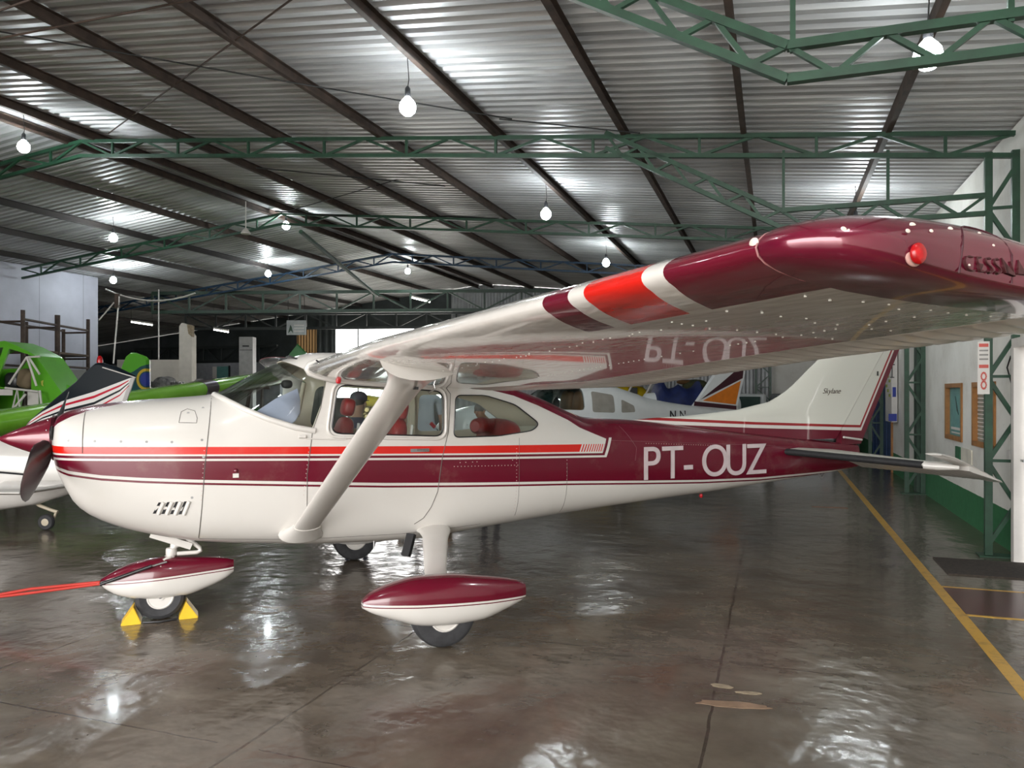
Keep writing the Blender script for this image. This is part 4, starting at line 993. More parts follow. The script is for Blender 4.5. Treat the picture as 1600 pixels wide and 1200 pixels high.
mb = MB(); mb.tube([(1.10, -0.10, 0.445), (0.92, -0.115, 0.405), (0.74, -0.10, 0.345), (0.64, -0.06, 0.32)], 0.008, 8); mb.build('tow_bar_arm', m_steel, plane, smooth=60)

# ---- tail: fin, rudder, stabiliser, elevator
def fin_paint():
    m, nt, b = new_mat('fin_livery'); x, y, z = xyz(nt)
    base = pw(x, [(5.2, 1.452), (6.71, 1.375), (7.98, 1.325), (8.4, 1.31)])
    te = z*0.565+7.645; s = te-x
    maroon = OR(z.lt(base-0.035), s.lt(0.085)); white2 = OR(AND(z.lt(base), z.gt(base-0.035)), AND(s.lt(0.115), s.gt(0.085)))
    red = OR(AND(z.gt(base), z.lt(base+0.028)), AND(s.lt(0.145), s.gt(0.115)))
    c = mixc(nt, red, (0.66, 0.66, 0.60), (0.30, 0.008, 0.012)); c = mixc(nt, white2, c, WHITE)
    c = mixc(nt, maroon, c, MAROON)
    nt.links.new(c, b.inputs['Base Color']); setp(b, Roughness=0.3, Coat_Weight=0.4); return m
m_fin = fin_paint()
LE_ = [(1.15, 5.05), (1.44, 5.15), (1.462, 5.5), (1.475, 5.86), (1.53, 6.51), (1.61, 6.94), (1.70, 7.14), (1.80, 7.29), (2.02, 7.57), (2.16, 7.76), (2.35, 7.98), (2.68, 8.35)]
def hinge(z): return 7.98+(z-1.34)*0.753
def tedge(z): return 8.29+(z-1.14)*0.565
zs_ = [1.20, 1.26, 1.32, 1.38, 1.42, 1.44, 1.45, 1.462, 1.468, 1.475, 1.485, 1.50, 1.53, 1.57, 1.61, 1.66, 1.72, 1.80, 1.9, 2.0, 2.1, 2.2, 2.35, 2.5, 2.62, 2.68]
rings = []
for z in zs_:
    x0 = interp(z, LE_); x1 = hinge(z)-0.006; th_ = interp(z, [(1.2, 0.06), (1.6, 0.048), (2.68, 0.03)]); f = [0, 0.01, 0.04, 0.1, 0.2, 0.35, 0.55, 0.75, 0.9, 1.0]
    def hy(t): return th_*min(1, (math.sqrt(t)*1.9 if t < 0.27 else 1.0))*(1-0.35*max(0, t-0.5)*2)
    if z < 1.45: hy0 = hy
    rings.append([(x0+(x1-x0)*t, -hy(t)-0.001, z) for t in f]+[(x0+(x1-x0)*t, hy(t)+0.001, z) for t in reversed(f)])
MB().loft(rings).build('tail_fin', m_fin, plane, smooth=40)
rings = []
for z in [1.13, 1.16, 1.3, 1.6, 1.9, 2.2, 2.5, 2.64]:
    x0 = hinge(z)+0.006 if z > 1.2 else 7.95; x1 = tedge(z); th_ = interp(z, [(1.13, 0.036), (2.64, 0.02)])
    rings.append([(x0, -th_, z), (x0+(x1-x0)*0.5, -th_*0.6, z), (x1, -0.004, z), (x1, 0.004, z), (x0+(x1-x0)*0.5, th_*0.6, z), (x0, th_, z)])
MB().loft(rings).build('rudder', m_fin, plane, smooth=30)
MB().tube([(7.95, -0.07, 1.215), (8.15, -0.05, 1.19), (8.28, -0.02, 1.175)], 0.012, 8).build('tail_cone_trim', m_whitem, plane, smooth=60)
MB().box((8.52, -0.03, 1.93), (0.012, 0.01, 0.05)).build('rudder_hinge_mark', m_dark, plane)
for s_ in (-1, 1):
    rings = []
    for y in (0.10, 0.5, 0.9, 1.3, 1.5, 1.56, 1.60):
        x0 = 7.03+(y-0.2)*0.292; x1 = 7.76-(y)*0.06; zc0 = 1.095-(y-0.2)*0.034; zc1 = 1.06-(y-0.2)*0.02
        if y > 1.5: x0 += (y-1.5)*1.3
        th_ = 0.038 if y < 1.58 else 0.02
        f = [0, 0.02, 0.06, 0.14, 0.3, 0.5, 0.75, 1.0]; up = [(x0+(x1-x0)*t, s_*y, zc0+(zc1-zc0)*t+th_*(min(1, math.sqrt(t)*1.9) if t < 0.3 else 1-0.4*(t-0.3))) for t in f]
        dn = [(x0+(x1-x0)*t, s_*y, zc0+(zc1-zc0)*t-th_*(min(1, math.sqrt(t)*1.9) if t < 0.3 else 1-0.4*(t-0.3))) for t in reversed(f[1:])]
        rings.append(up+dn)
    MB().loft(rings).build('horizontal_stabilizer', M('stabilizer_paint', (0.62, 0.61, 0.56), 0.4, var=0.08), plane, smooth=40)
    mb = MB(); rings = []
    for y in (0.16, 0.5, 1.0, 1.47):
        x0 = 7.03+(y-0.2)*0.292; zc = 1.09-(y-0.2)*0.03
        rings.append([(x0-0.004+0.045*(1-math.cos(a))*1.0, s_*y, zc+0.030*math.sin(a)) for a in [PI*k/10-PI/2 for k in range(0)]] or [(x0+0.05*(1-math.cos(a))-0.006, s_*y, zc-0.004+0.034*math.sin(a)) for a in [-1.45+2.9*k/12 for k in range(13)]])
    MB().loft(rings).build('leading_edge_boot', m_black, plane, smooth=60)
    MB().tube([(7.405, s_*1.49, 1.05), (7.46, s_*1.60, 1.045), (7.56, s_*1.72, 1.04)], [0.036, 0.036, 0.02], 10).build('stabilizer_tip', m_white, plane, smooth=60)
    # elevator, drooping, with pressed beads and a raised balance horn
    rings = []; n = 64
    for k in range(n+1):
        y = 0.14+(1.74-0.14)*k/n; bd = [0, 0.006, 0.006, 0][k % 4]*(1 if 0 < k < n else 0)
        x0 = 7.775-y*0.06; x1 = 8.16-0.03*y; z0_ = 1.045-(y-0.2)*0.01; z1_ = 0.885+0.005*y
        f = [0, 0.1, 0.5, 0.95, 1.0]; h_ = [0.022, 0.024, 0.015, 0.006, 0.003]; w_ = [0, 1, 1, 0.6, 0]
        rings.append([(x0+(x1-x0)*t, s_*y, z0_+(z1_-z0_)*t+a+bd*q) for t, a, q in zip(f, h_, w_)]+[(x0+(x1-x0)*t, s_*y, z0_+(z1_-z0_)*t-a-bd*q) for t, a, q in reversed(list(zip(f, h_, w_)))])
    el = MB().loft(rings).build('elevator', m_white, plane, smooth=25)
    mb = MB(); rings = []
    for (x, z, th_) in [(7.31, 1.165, 0.008), (7.33, 1.163, 0.018), (7.45, 1.137, 0.024), (7.6, 1.09, 0.022), (7.75, 1.035, 0.02), (8.0, 0.935, 0.012), (8.115, 0.885, 0.004)]:
        rings.append([(x, s_*(1.66+0.085*math.cos(a)), z+th_*math.sin(a)) for a in [2*PI*k/14 for k in range(14)]])
    MB().loft(rings).build('balance_horn', m_white, el, smooth=50)

# ---- cabin interior
def soft(c, r, e=3.2, rot=None, mat=m_leather, name='seat', parent=plane): return MB().sell(c, r, e, 28, 16, rot).build(name, mat, parent, smooth=60)
mb = MB(); mb.box((2.65, 0, 0.72), (1.9, 0.90, 0.04)); mb.build('cabin_floor', M('dark_carpet', (0.05, 0.04, 0.035), 0.9), plane)
mb = MB(); mb.box((1.76, 0, 1.36), (0.10, 0.96, 0.30)); mb.sell((1.66, 0, 1.49), (0.28, 0.44, 0.06), 3); mb.build('instrument_panel', m_black, plane, smooth=60)
rt = Matrix.Rotation(R(12), 3, 'Y')
for yq, xh in ((-0.25, 2.85), (0.25, 2.52)):
    soft((xh-0.28, yq, 1.00), (0.25, 0.21, 0.075), name='seat_cushion')
    soft((xh-0.06, yq, 1.27), (0.075, 0.17 if yq > 0 else 0.155, 0.235), rot=rt, name='seat_backrest')
    soft((xh, yq, 1.585 if yq > 0 else 1.565), (0.055, 0.105, 0.078), rot=rt, name='headrest')
    MB().tube([(xh, yq, 1.52), (xh-0.03, yq, 1.42)], 0.01, 6).build('headrest_rod', m_chrome, plane)
    MB().tube([(xh+0.02, yq-0.13, 1.10), (xh+0.07, yq-0.12, 1.45)], 0.014, 8).build('seat_shell_edge', m_whitem, plane, smooth=60)
soft((3.62, -0.05, 1.02), (0.26, 0.42, 0.08), name='rear_seat_cushion')
soft((3.80, 0.0, 1.24), (0.09, 0.42, 0.24), rot=Matrix.Rotation(R(14), 3, 'Y'), name='rear_seat_backrest')
mb = MB(); pts = [(3.55, -0.18, 1.42), (3.63, -0.09, 1.425), (3.74, 0.0, 1.412), (3.85, 0.10, 1.405), (3.93, 0.18, 1.40)]
mb.tube([(3.52, -0.21, 1.42)]+pts+[(3.955, 0.20, 1.40)], [0.045, 0.068, 0.072, 0.064, 0.068, 0.062, 0.04], 16).build('bolster', m_leather, plane, smooth=60)
MB().box((3.15, 0.46, 1.35), (0.05, 0.03, 0.9)).build('far_door_post', m_lining, plane)
MB().sell((4.2, 0, 1.22), (0.35, 0.36, 0.18), 3.5).build('baggage_shelf', m_lining, plane, smooth=60)
MB().sell((1.98, 0.0, 1.78), (0.045, 0.05, 0.035), 2.6, 14, 8).build('compass', m_black, plane, smooth=60)
sq = [[(1.72, -0.36, 1.575), (1.86, -0.30, 1.665), (2.03, -0.24, 1.745)], [(1.83, -0.42, 1.525), (1.93, -0.37, 1.60), (2.04, -0.31, 1.66)], [(1.95, -0.46, 1.475), (1.99, -0.42, 1.50), (2.03, -0.38, 1.56)]]
mb = MB(); fl_ = [Vector(p) for r_ in sq for p in r_]; dn_ = [p+Vector((0.004, 0.008, -0.004)) for p in fl_]
mb.add(fl_+dn_, [(i*3+j, i*3+j+1, i*3+j+4, i*3+j+3) for i in range(2) for j in range(2)]+[(9+i*3+j, 9+i*3+j+3, 9+i*3+j+4, 9+i*3+j+1) for i in range(2) for j in range(2)]+[(0, 3, 12, 9), (3, 6, 15, 12), (6, 7, 16, 15), (7, 8, 17, 16), (8, 5, 14, 17), (5, 2, 11, 14), (2, 1, 10, 11), (1, 0, 9, 10)])
mb.build('sun_screen', M('silver_blue_screen', (0.62, 0.64, 0.85), 0.35, 0.3, var=0.05), plane, smooth=60)
MB().tube([(3.32, 0.42, 1.43), (3.36, 0.42, 1.39)], 0.018, 8).build('belt_buckle', M('signal_red', (0.6, 0.01, 0.02), 0.3), plane)
for s_ in (-1, 1): MB().box((2.03, s_*0.24, 1.965), (0.16, 0.20, 0.012), rot=Matrix.Rotation(R(20), 3, 'Y')).build('sun_visor', m_dark, plane)

# ================================================================ THINGS ROUND THE AIRCRAFT
for k, xc in enumerate((0.86, 1.25)):
    sgn = 1 if k == 0 else -1
    t = thing('wheel_chock', 'yellow folded metal wheel chock %s the nose wheel' % ('in front of' if k == 0 else 'behind'), 'chock', P2W(xc, -0.02, 0), YAW, 'chocks at the nose wheel')
    for a_, b_ in (((-0.065, 0.002), (sgn*0.015, 0.125)), ((0.065, 0.002), (sgn*0.015, 0.125))):
        MB().beam((a_[0], 0, a_[1]+0.004), (b_[0], 0, b_[1]), 0.16, 0.006, up=(0, 0, 1)).build('side_plate', m_yellow, t)
    MB().prism([(-0.066, 0.001), (0.066, 0.001), (sgn*0.015, 0.126)], 'Y', -0.082, -0.078).build('end_plate', m_yellow, t)
    MB().prism([(-0.066, 0.001), (0.066, 0.001), (sgn*0.015, 0.126)], 'Y', 0.078, 0.082).build('end_plate', m_yellow, t)
o = MB().tube([P2W(1.17, -0.10, 0.010), P2W(1.05, -0.125, 0.009), P2W(0.94, -0.10, 0.010)], 0.008, 6).build('chock_rope', m_dark, smooth=60); tag(o, 'short dark rope lying between the two yellow chocks', 'rope')
t = thing('tow_strap', 'red tow strap stretched from the nose wheel fairing to the left edge', 'strap', (0, 0, 0))
a0 = P2W(0.66, -0.07, 0.318); a1 = Vector((-4.6, 5.75, 0.10)); a2 = Vector((-5.6, 5.7, 0.02))
for q in (0, 1): MB().tube([a0+Vector((0, 0, 0.012*q)), a0.lerp(a1, 0.35)+Vector((0, 0, -0.012+0.03*q)), a0.lerp(a1, 0.7)+Vector((0, 0.01, -0.02)), a1+Vector((0, 0.02*q, 0)), a2+Vector((0, 0.05*q, 0))], 0.011, 8).build('strap_line', M('red_webbing', (0.42, 0.03, 0.02), 0.6), t, smooth=60)
MB().tube([P2W(1.0, -0.13, 0.43), P2W(0.66, -0.10, 0.32)], 0.012, 8).build('tow_hook', m_dark, t, smooth=60)

m_agreen = M('lime_green_paint', (0.11, 0.42, 0.02), 0.35, var=0.12, scale=2, coat=0.2)
m_dkgrn = M('deep_green_paint', (0.02, 0.14, 0.03), 0.4, var=0.15)
# ---- white tail-dragger whose tail stands behind the spinner
td = thing('taildragger_aircraft', 'white tail-wheel aircraft with a black, red-striped fin behind the maroon spinner', 'airplane', (-5.8, 9.43, 0))
O_ = Vector((5.8, -9.43, 0))
def tdp(px, py, Z=9.5): return U(px, py, Z)+O_
ZT = 9.5; kx = ZT/FPX
def td_paint():
    m, nt, b = new_mat('striped_fin_paint'); x, y, z = xyz(nt)
    px = (x-5.8)*(1/kx)+800; py = (z-CAMH)*(-1/kx)+YH
    base = pw(px, [(30, 672), (45, 661), (70, 643), (100, 627), (150, 612), (208, 590), (220, 586)])
    d = (py-base); k_ = pw(px, [(40, 0.25), (100, 0.85), (150, 1.0), (190, 0.75), (208, 0.3)])
    def band(a0_, a1_): return AND(d.gt(k_*a0_), d.lt(k_*a1_))
    c = mixc(nt, d.gt(0), (0.006, 0.010, 0.014), (0.64, 0.62, 0.61))
    lim = px.lt(204)
    c = mixc(nt, AND(band(6, 10).mx(band(26, 29)), lim), c, (0.42, 0.01, 0.03)); c = mixc(nt, AND(band(16, 20), lim), c, (0.01, 0.012, 0.015))
    nt.links.new(c, b.inputs['Base Color']); setp(b, Roughness=0.35, Specular_IOR_Level=0.12); return m
def lens_prism(poly, th, mat, name, parent, along):
    """a flat surface with a rounded section: polygon points with thin bevelled edge"""
    c = sum((Vector(p) for p in poly), Vector())/len(poly); nrm = Vector(along).normalized()
    r0 = [Vector(p) for p in poly]; r1 = [c+(Vector(p)-c)*0.93 for p in poly]
    return MB().loft([[p-nrm*th*0.5 for p in r1], [p-nrm*th*0.12 for p in r0], [p+nrm*th*0.12 for p in r0], [p+nrm*th*0.5 for p in r1]]).build(name, mat, parent, smooth=30)
fpoly = [tdp(38, 672), tdp(45, 659), tdp(100, 612), tdp(120, 596), tdp(135, 580), tdp(150, 568), tdp(158, 566), tdp(185, 574), tdp(212, 587), tdp(206, 605), tdp(196, 632), tdp(186, 660), tdp(176, 690), tdp(60, 700)]
lens_prism(fpoly, 0.09, td_paint(), 'tail_fin', td, (0, 1, 0))
MB().tube([tdp(160, 574, 9.44), tdp(212, 590, 9.44)], 0.006, 6).build('fin_cap_seam', m_whitem, td)
MB().lathe([(0.035, 0), (0.035, 0.03), (0.028, 0.07), (0.012, 0.09)], tdp(156, 567), 'Z', 14).build('red_beacon', m_redlens, td, smooth=50)
rings = []
for (px, ytop, ybot, Z, hw) in [(-420, 640, 880, 8.7, 0.42), (-250, 655, 860, 8.9, 0.40), (-100, 672, 822, 9.2, 0.34), (0, 682, 797, 9.4, 0.28), (60, 690, 788, 9.45, 0.22), (110, 692, 772, 9.5, 0.15), (160, 694, 745, 9.55, 0.08), (188, 697, 715, 9.6, 0.03)]:
    c0, c1 = tdp(px, ytop, Z), tdp(px, ybot, Z); zc = (c0.z+c1.z)/2; hz = (c0.z-c1.z)/2
    rings.append([(c0.x, c0.y+hw*math.copysign(abs(math.cos(a))**0.7, math.cos(a)), zc+hz*math.copysign(abs(math.sin(a))**0.7, math.sin(a))) for a in [2*PI*k/28 for k in range(28)]])
MB().loft(rings).build('fuselage', m_white, td, smooth=60)
MB().tube([tdp(-120, 735, 8.85), tdp(0, 738, 9.1), tdp(45, 742, 9.2)], 0.012, 6).build('black_pinstripe', m_dark, td)
for s_ in (-1, 1):
    q = [tdp(18, 752, 9.4)+Vector((0, s_*0.15, 0)), tdp(70, 752, 9.4)+Vector((0.1, s_*1.25, 0.02)), tdp(120, 752, 9.4)+Vector((0.1, s_*1.25, 0.02)), tdp(150, 752, 9.4)+Vector((0, s_*0.08, 0))]
    lens_prism(q, 0.05, m_white, 'horizontal_stabilizer', td, (0, 0, 1))
m_beige = M('beige_metal', (0.55, 0.48, 0.36), 0.4)
MB().tube([tdp(45, 778), tdp(62, 790), tdp(80, 797), tdp(90, 800)], 0.022, 8).build('tail_spring', m_beige, td, smooth=60)
MB().tube([tdp(88, 798), tdp(84, 812), tdp(74, 818)], 0.016, 8).build('tailwheel_fork', m_beige, td, smooth=60)
tw = MB().lathe([(0.04, -0.03), (0.085, -0.03), (0.10, -0.012), (0.10, 0.012), (0.085, 0.03), (0.04, 0.03)], (0, 0, 0.10), 'Y', 24).build('tailwheel', m_tyre, td, smooth=40)
MB().lathe([(0.045, -0.032), (0.01, -0.036)], (0, 0, 0.10), 'Y', 16).build('tailwheel_hub', m_beige, tw)
for s_ in (-1, 1):
    w_ = MB().lathe([(0.08, -0.07), (0.19, -0.08), (0.22, -0.03), (0.22, 0.03), (0.19, 0.08), (0.08, 0.07)], (-4.3, -0.5+s_*0.9, 0.22), 'Y', 24).build('main_tyre', m_tyre, td, smooth=40)
    MB().tube([(-4.3, -0.5+s_*0.9, 0.22), (-4.2, -0.5+s_*0.3, 0.7)], 0.04, 8).build('gear_leg', m_white, td)

# ---- green crop sprayer at the left edge
sp_ = thing('green_crop_sprayer', 'lime green single-seat crop sprayer with an opened cockpit at the left edge', 'airplane', (-10.3, 15.6, 0))
O2 = Vector((10.3, -15.6, 0)); ZG = 15.4
def gp(px, py, Z=ZG): return U(px, py, Z)+O2
def g2(px, py, Z=ZG): p = gp(px, py, Z); return (p.x, p.z)
outl = [g2(-70, 610), g2(-60, 575), g2(-30, 548), g2(0, 536), g2(20, 534), g2(36, 540), g2(60, 552), g2(68, 557), g2(90, 588), g2(118, 628), g2(112, 640), g2(64, 636), g2(62, 612), g2(8, 606), g2(0, 640), g2(-70, 640)]
y0_, y1_ = -0.45, 0.45
body_ = MB(); body_.prism(outl, 'Y', y0_, y1_)
c1_ = MB(); c1_.prism([g2(-30, 556), g2(-8, 546), g2(18, 544), g2(12, 563), g2(4, 574), g2(-34, 576)], 'Y', -1, 1)
c2_ = MB(); c2_.prism([g2(27, 546), g2(61, 556), g2(61, 611), g2(8, 604), g2(12, 585)], 'Y', -1, 1)
inn = MB(); inn.prism([g2(-66, 612), g2(-28, 552), g2(20, 538), g2(60, 556), g2(62, 640), g2(-66, 645)], 'Y', -0.40, 0.40)
me = boolean(body_.mesh('b', m_agreen), [inn.mesh('b', m_agreen), c1_.mesh('b', m_agreen), c2_.mesh('b', m_agreen)])
me.materials.clear(); me.materials.append(m_agreen); me.polygons.foreach_set('material_index', [0]*len(me.polygons))
o = bpy.data.objects.new('cockpit_shell', me); C.objects.link(o); o.parent = sp_
md = o.modifiers.new('bev', 'BEVEL'); md.width = 0.03; md.segments = 2; md.limit_method = 'ANGLE'
MB().sell(gp(45, 592), (0.16, 0.2, 0.2), 4, 16, 10, Matrix.Rotation(R(15), 3, 'Y')).build('seat_backrest', M('tan_canvas', (0.20, 0.15, 0.09), 0.8), sp_, smooth=60)
MB().sell(gp(26, 595), (0.16, 0.2, 0.17), 4, 16, 10).build('black_pack', m_dark, sp_, smooth=60)
for pts in ([(14, 600), (42, 558), (62, 557)], [(42, 558), (57, 603)], [(46, 560), (62, 585)], [(18, 646), (27, 608), (32, 646)], [(20, 640), (40, 616)], [(62, 610), (66, 642)], [(8, 606), (60, 612)]):
    MB().tube([gp(x_, y_, ZG-0.5) for x_, y_ in pts], 0.022, 8).build('frame_tube', m_whitem, sp_, smooth=60)
MB().box(gp(20, 655, ZG), (0.9, 0.7, 0.25)).build('spray_hopper_frame', M('dirty_grey_metal', (0.2, 0.2, 0.19), 0.6), sp_)
MB().box(gp(52, 622, ZG-0.3), (0.22, 0.02, 0.28)).build('side_panel', m_whitem, sp_)
MB().box(gp(6, 613, ZG-0.45), (0.35, 0.02, 0.12)).build('gauge_panel', m_whitem, sp_)
MB().prism([g2(76, 596), g2(80, 594), g2(79, 600), g2(80, 604), g2(77, 602)], 'Y', -0.456, -0.45).build('yellow_emblem', M('pale_yellow', (0.6, 0.6, 0.1), 0.5), sp_)
rings = []
for (px, ytop, ybot, Z, hw) in [(95, 600, 650, 15.5, 0.42), (120, 622, 656, 15.8, 0.34), (170, 622, 650, 16.6, 0.24), (225, 615, 640, 17.6, 0.12), (240, 615, 632, 18, 0.04)]:
    c0, c1 = gp(px, ytop, Z), gp(px, ybot, Z); zc = (c0.z+c1.z)/2; hz = (c0.z-c1.z)/2
    rings.append([(c0.x+hw*math.cos(a), c0.y, zc+hz*math.sin(a)) for a in [2*PI*k/20 for k in range(20)]])
MB().loft(rings).build('rear_fuselage', m_agreen, sp_, smooth=60)
ZF = 17.4
fpts = [(192, 640), (190, 590), (193, 573), (200, 556), (206, 551), (212, 551), (228, 557), (233, 562), (234, 640)]
def ag_paint():
    m, nt, b = new_mat('green_fin_with_flag_emblem'); x, y, z = xyz(nt); kk = ZF/FPX
    px = (x-10.3)*(1/kk)+800; py = (z-CAMH)*(-1/kk)+YH
    c = mixc(nt, py.gt(pw(px, [(190, 590), (212, 580), (222, 573), (234, 569)])), (0.085, 0.34, 0.02), (0.006, 0.055, 0.07))
    dx = px-231; dy = (py-593)
    r1 = (dx*dx+dy*dy*0.8)
    c = mixc(nt, AND(r1.lt(230), r1.gt(130)), c, (0.50, 0.33, 0.02)); c = mixc(nt, r1.lt(90), c, (0.02, 0.03, 0.24))
    nt.links.new(c, b.inputs['Base Color']); setp(b, Roughness=0.35); return m
lens_prism([gp(x_, y_, ZF) for x_, y_ in fpts], 0.16, ag_paint(), 'tail_fin', sp_, (0.2, 1, 0))
for s_ in (-1, 1):
    MB().lathe([(0.10, -0.1), (0.28, -0.11), (0.34, -0.04), (0.34, 0.04), (0.28, 0.11), (0.10, 0.1)], (0.2, s_*1.0, 0.34), 'Y', 24).build('tyre', m_tyre, sp_, smooth=40)
    MB().tube([(0.2, s_*0.95, 0.36), (0.2, s_*0.35, 1.2)], 0.05, 8).build('gear_leg', m_dkgrn, sp_)
# ---- long green wing on trestles
wr = thing('detached_green_wing', 'long lime green wing with a dark band, behind the nose of the maroon aircraft', 'wing', (-6.8, 13.5, 0))
O3 = Vector((6.8, -13.5, 0))
q1, q2 = U(-75, 676, 10.9)+O3, U(468, 584, 21.0)+O3; dd = (q2-q1); ch = Vector((-dd.y, dd.x, 0)).normalized()
rings = []
for k in range(15):
    t_ = k/14; c0 = q1+dd*t_; chd = 0.95-0.1*t_; th_ = 0.235-0.045*t_
    if k == 14: chd *= 0.7; th_ *= 0.4
    rings.append([c0+ch*(chd*(0.5-0.5*math.cos(a))-0.05)+Vector((0, 0, th_*math.sin(a)*(1.25-0.45*(0.5-0.5*math.cos(a)))-0.12*(0.5-0.5*math.cos(a)))) for a in [2*PI*j/28 for j in range(28)]])
def wing_green():
    m, nt, b = new_mat('two_tone_green_wing'); n = noise(nt, 1.5, 4)
    c = ramp(nt, n.outputs[0], [(0.3, (0.19, 0.52, 0.025)), (0.7, (0.27, 0.62, 0.06))]); nt.links.new(c, b.inputs['Base Color']); setp(b, Roughness=0.25, Coat_Weight=0.8); return m
MB().loft(rings).build('wing_skin', wing_green(), wr, smooth=60)
tq = 0.0
c0 = q1+dd*0.605; th_ = 0.235-0.045*0.6+0.012
MB().loft([[c0+dd.normalized()*o_+ch*(0.95*(0.5-0.5*math.cos(a))-0.062)+Vector((0, 0, th_*math.sin(a)*(1.25-0.45*(0.5-0.5*math.cos(a)))-0.12*(0.5-0.5*math.cos(a)))) for a in [2*PI*j/28 for j in range(28)]] for o_ in (-0.22, 0.22)]).build('dark_band', M('brown_black_tape', (0.06, 0.045, 0.05), 0.3), wr, smooth=60)
for t_ in (0.12, 0.5, 0.85):
    c0 = q1+dd*t_; zt = c0.z-0.24
    for a_ in (-1, 1):
        for b_ in (-1, 1): MB().beam((c0.x-0.35*0.5+ch.x*0.35+0.3*a_, c0.y+0.2*b_, 0.01), (c0.x+ch.x*0.4+0.15*a_, c0.y+ch.y*0.4, zt), 0.05, 0.05).build('trestle_leg', m_rust, wr)
    MB().box((c0.x+ch.x*0.4, c0.y+ch.y*0.4, zt), (0.7, 0.1, 0.06)).build('trestle_top', m_rust, wr)
# ---- distant green tail
t = thing('distant_green_aircraft', 'small green aircraft tail tip showing above the cabin roof, before the tan panel', 'airplane', U(464, 800, 25)*1.0)
t.location.z = 0; O4 = -Vector(t.location)
lens_prism([U(x_, y_, 25)+O4 for x_, y_ in [(449, 566), (452, 553), (465, 537), (479, 551), (479, 600), (452, 600)]], 0.12, m_dkgrn, 'tail_fin', t, (0, 1, 0))
MB().loft([[(x_, 0.25*s2*math.cos(a), 0.75+0.3*s2*math.sin(a)+(0.9-0.75)*q_) for a in [2*PI*k/14 for k in range(14)]] for x_, s2, q_ in ((-3, 1.6, 0), (-1.5, 1.4, 0.2), (0, 0.9, 1.6), (0.3, 0.4, 2))]).build('fuselage', m_dkgrn, t, smooth=60)
for s_ in (-1, 1): MB().lathe([(0.05, -0.06), (0.24, -0.06), (0.24, 0.06), (0.05, 0.06)], (-2.5, s_*0.5, 0.24), 'Y', 18).build('tyre', m_tyre, t)
MB().lathe([(0.03, -0.04), (0.12, -0.04), (0.12, 0.04), (0.03, 0.04)], (0.0, 0, 0.12), 'Y', 14).build('tailwheel', m_tyre, t); MB().tube([(0, 0, 0.12), (0.0, 0, 0.9)], 0.03, 6).build('tail_post', m_dkgrn, t)

# ---- scaffold by the left wall
sc = hthing('scaffold', 'rusty tube scaffold with a plank deck in front of the pale left wall', 'scaffold')
posts = [(-15.85, 12.4, 3.55), (-16.55, 13.85, 3.60), (-17.2, 15.3, 3.65)]
back = [(-16.75, 12.3, 3.4), (-17.4, 13.7, 3.45), (-17.95, 15.2, 3.4)]
for i, (a, b, z) in enumerate(posts+back): MB().tube([(a, b, 0.0), (a, b, z)], 0.045 if i != 1 else 0.06, 8).build('post', m_rust, sc, smooth=60)
def rail(p, q, z, r_=0.03): MB().tube([(p[0], p[1], z), (q[0], q[1], z)], r_, 8).build('rail', m_rust, sc, smooth=60)
for row in (posts, back):
    for p, q in zip(row, row[1:]):
        for z in (3.35, 2.35, 1.2): rail(p, q, z)
for p, q in zip(posts, back):
    for z in (3.3, 2.6): rail(p, q, z, 0.025)
for k in range(3): MB().beam((posts[0][0]-0.15-0.3*k, posts[0][1], 2.68), (posts[2][0]-0.1-0.25*k, posts[2][1], 2.68), 0.25, 0.05).build('plank', M('old_plank', (0.09, 0.06, 0.04), 0.9, var=0.3), sc)
# ---- low masonry, pillar, boards in the back left
m_mas = M('pale_rendered_masonry', (0.52, 0.48, 0.42), 0.85, var=0.12, scale=3, bmp=0.2)
mb = MB(); pA, pB = U(183, 562, 23.5), U(300, 562, 23.5); mb.box(((pA.x+pB.x)/2, 23.6, pA.z/2), (pB.x-pA.x, 0.2, pA.z)); struct('wall_low', mb, m_mas, False)
p = U(293, 505, 23.2); t = thing('masonry_pillar', 'pale broken-topped masonry pillar standing at the end of the low wall', 'pillar', (p.x, 23.2, 0))
MB().prism([(-0.20, 0.0), (0.20, 0.0), (0.20, 3.45), (0.13, 3.55), (0.05, p.z-0.05), (-0.1, p.z), (-0.18, p.z-0.1)], 'Y', -0.17, 0.17).build('shaft', m_mas, t)
MB().prism([(0.205, 3.4), (0.21, 3.75), (0.10, p.z-0.05), (0.06, p.z-0.08), (0.1, 3.5)], 'Y', -0.18, 0.0).build('broken_brick_edge', M('brick_rubble', (0.22, 0.17, 0.11), 0.9, var=0.3, scale=20, bmp=0.4), t)
p = U(387, 527, 29); t = thing('grey_cupboard', 'tall pale grey cupboard with a dark slot against the grey partition', 'cupboard', (p.x, 29, 0))
MB().box((0, 0, p.z/2), (0.52, 0.4, p.z)).build('body', M('pale_grey_enamel', (0.42, 0.42, 0.42), 0.5), t); MB().box((0, -0.21, p.z-0.35), (0.25, 0.02, 0.05)).build('slot', m_dark, t); MB().box((0.01, -0.205, p.z-0.5), (0.48, 0.012, 0.02)).build('door_gap', m_dark, t)
p = U(349, 582, 31.6); t = thing('notice_window', 'small teal framed pane on the grey partition, left of the tall cupboard', 'window', (p.x, 31.6, p.z), -PHI)
MB().box((0, 0, 0), (0.62, 0.06, 0.5)).build('pane', m_teal, t); MB().box((0.34, -0.02, 0), (0.06, 0.1, 0.56)).build('frame_edge', m_dark, t); MB().box((-0.42, -0.02, 0), (0.2, 0.05, 0.5)).build('side_sheet', m_whitem, t)
p = U(463, 512, 26); t = thing('hanging_sign', 'grey rectangular sign with a small green figure hanging from the far girder', 'sign', p)
MB().box((0, 0, 0), (0.66, 0.03, 0.50)).build('board', M('sign_grey', (0.40, 0.42, 0.42), 0.6), t)
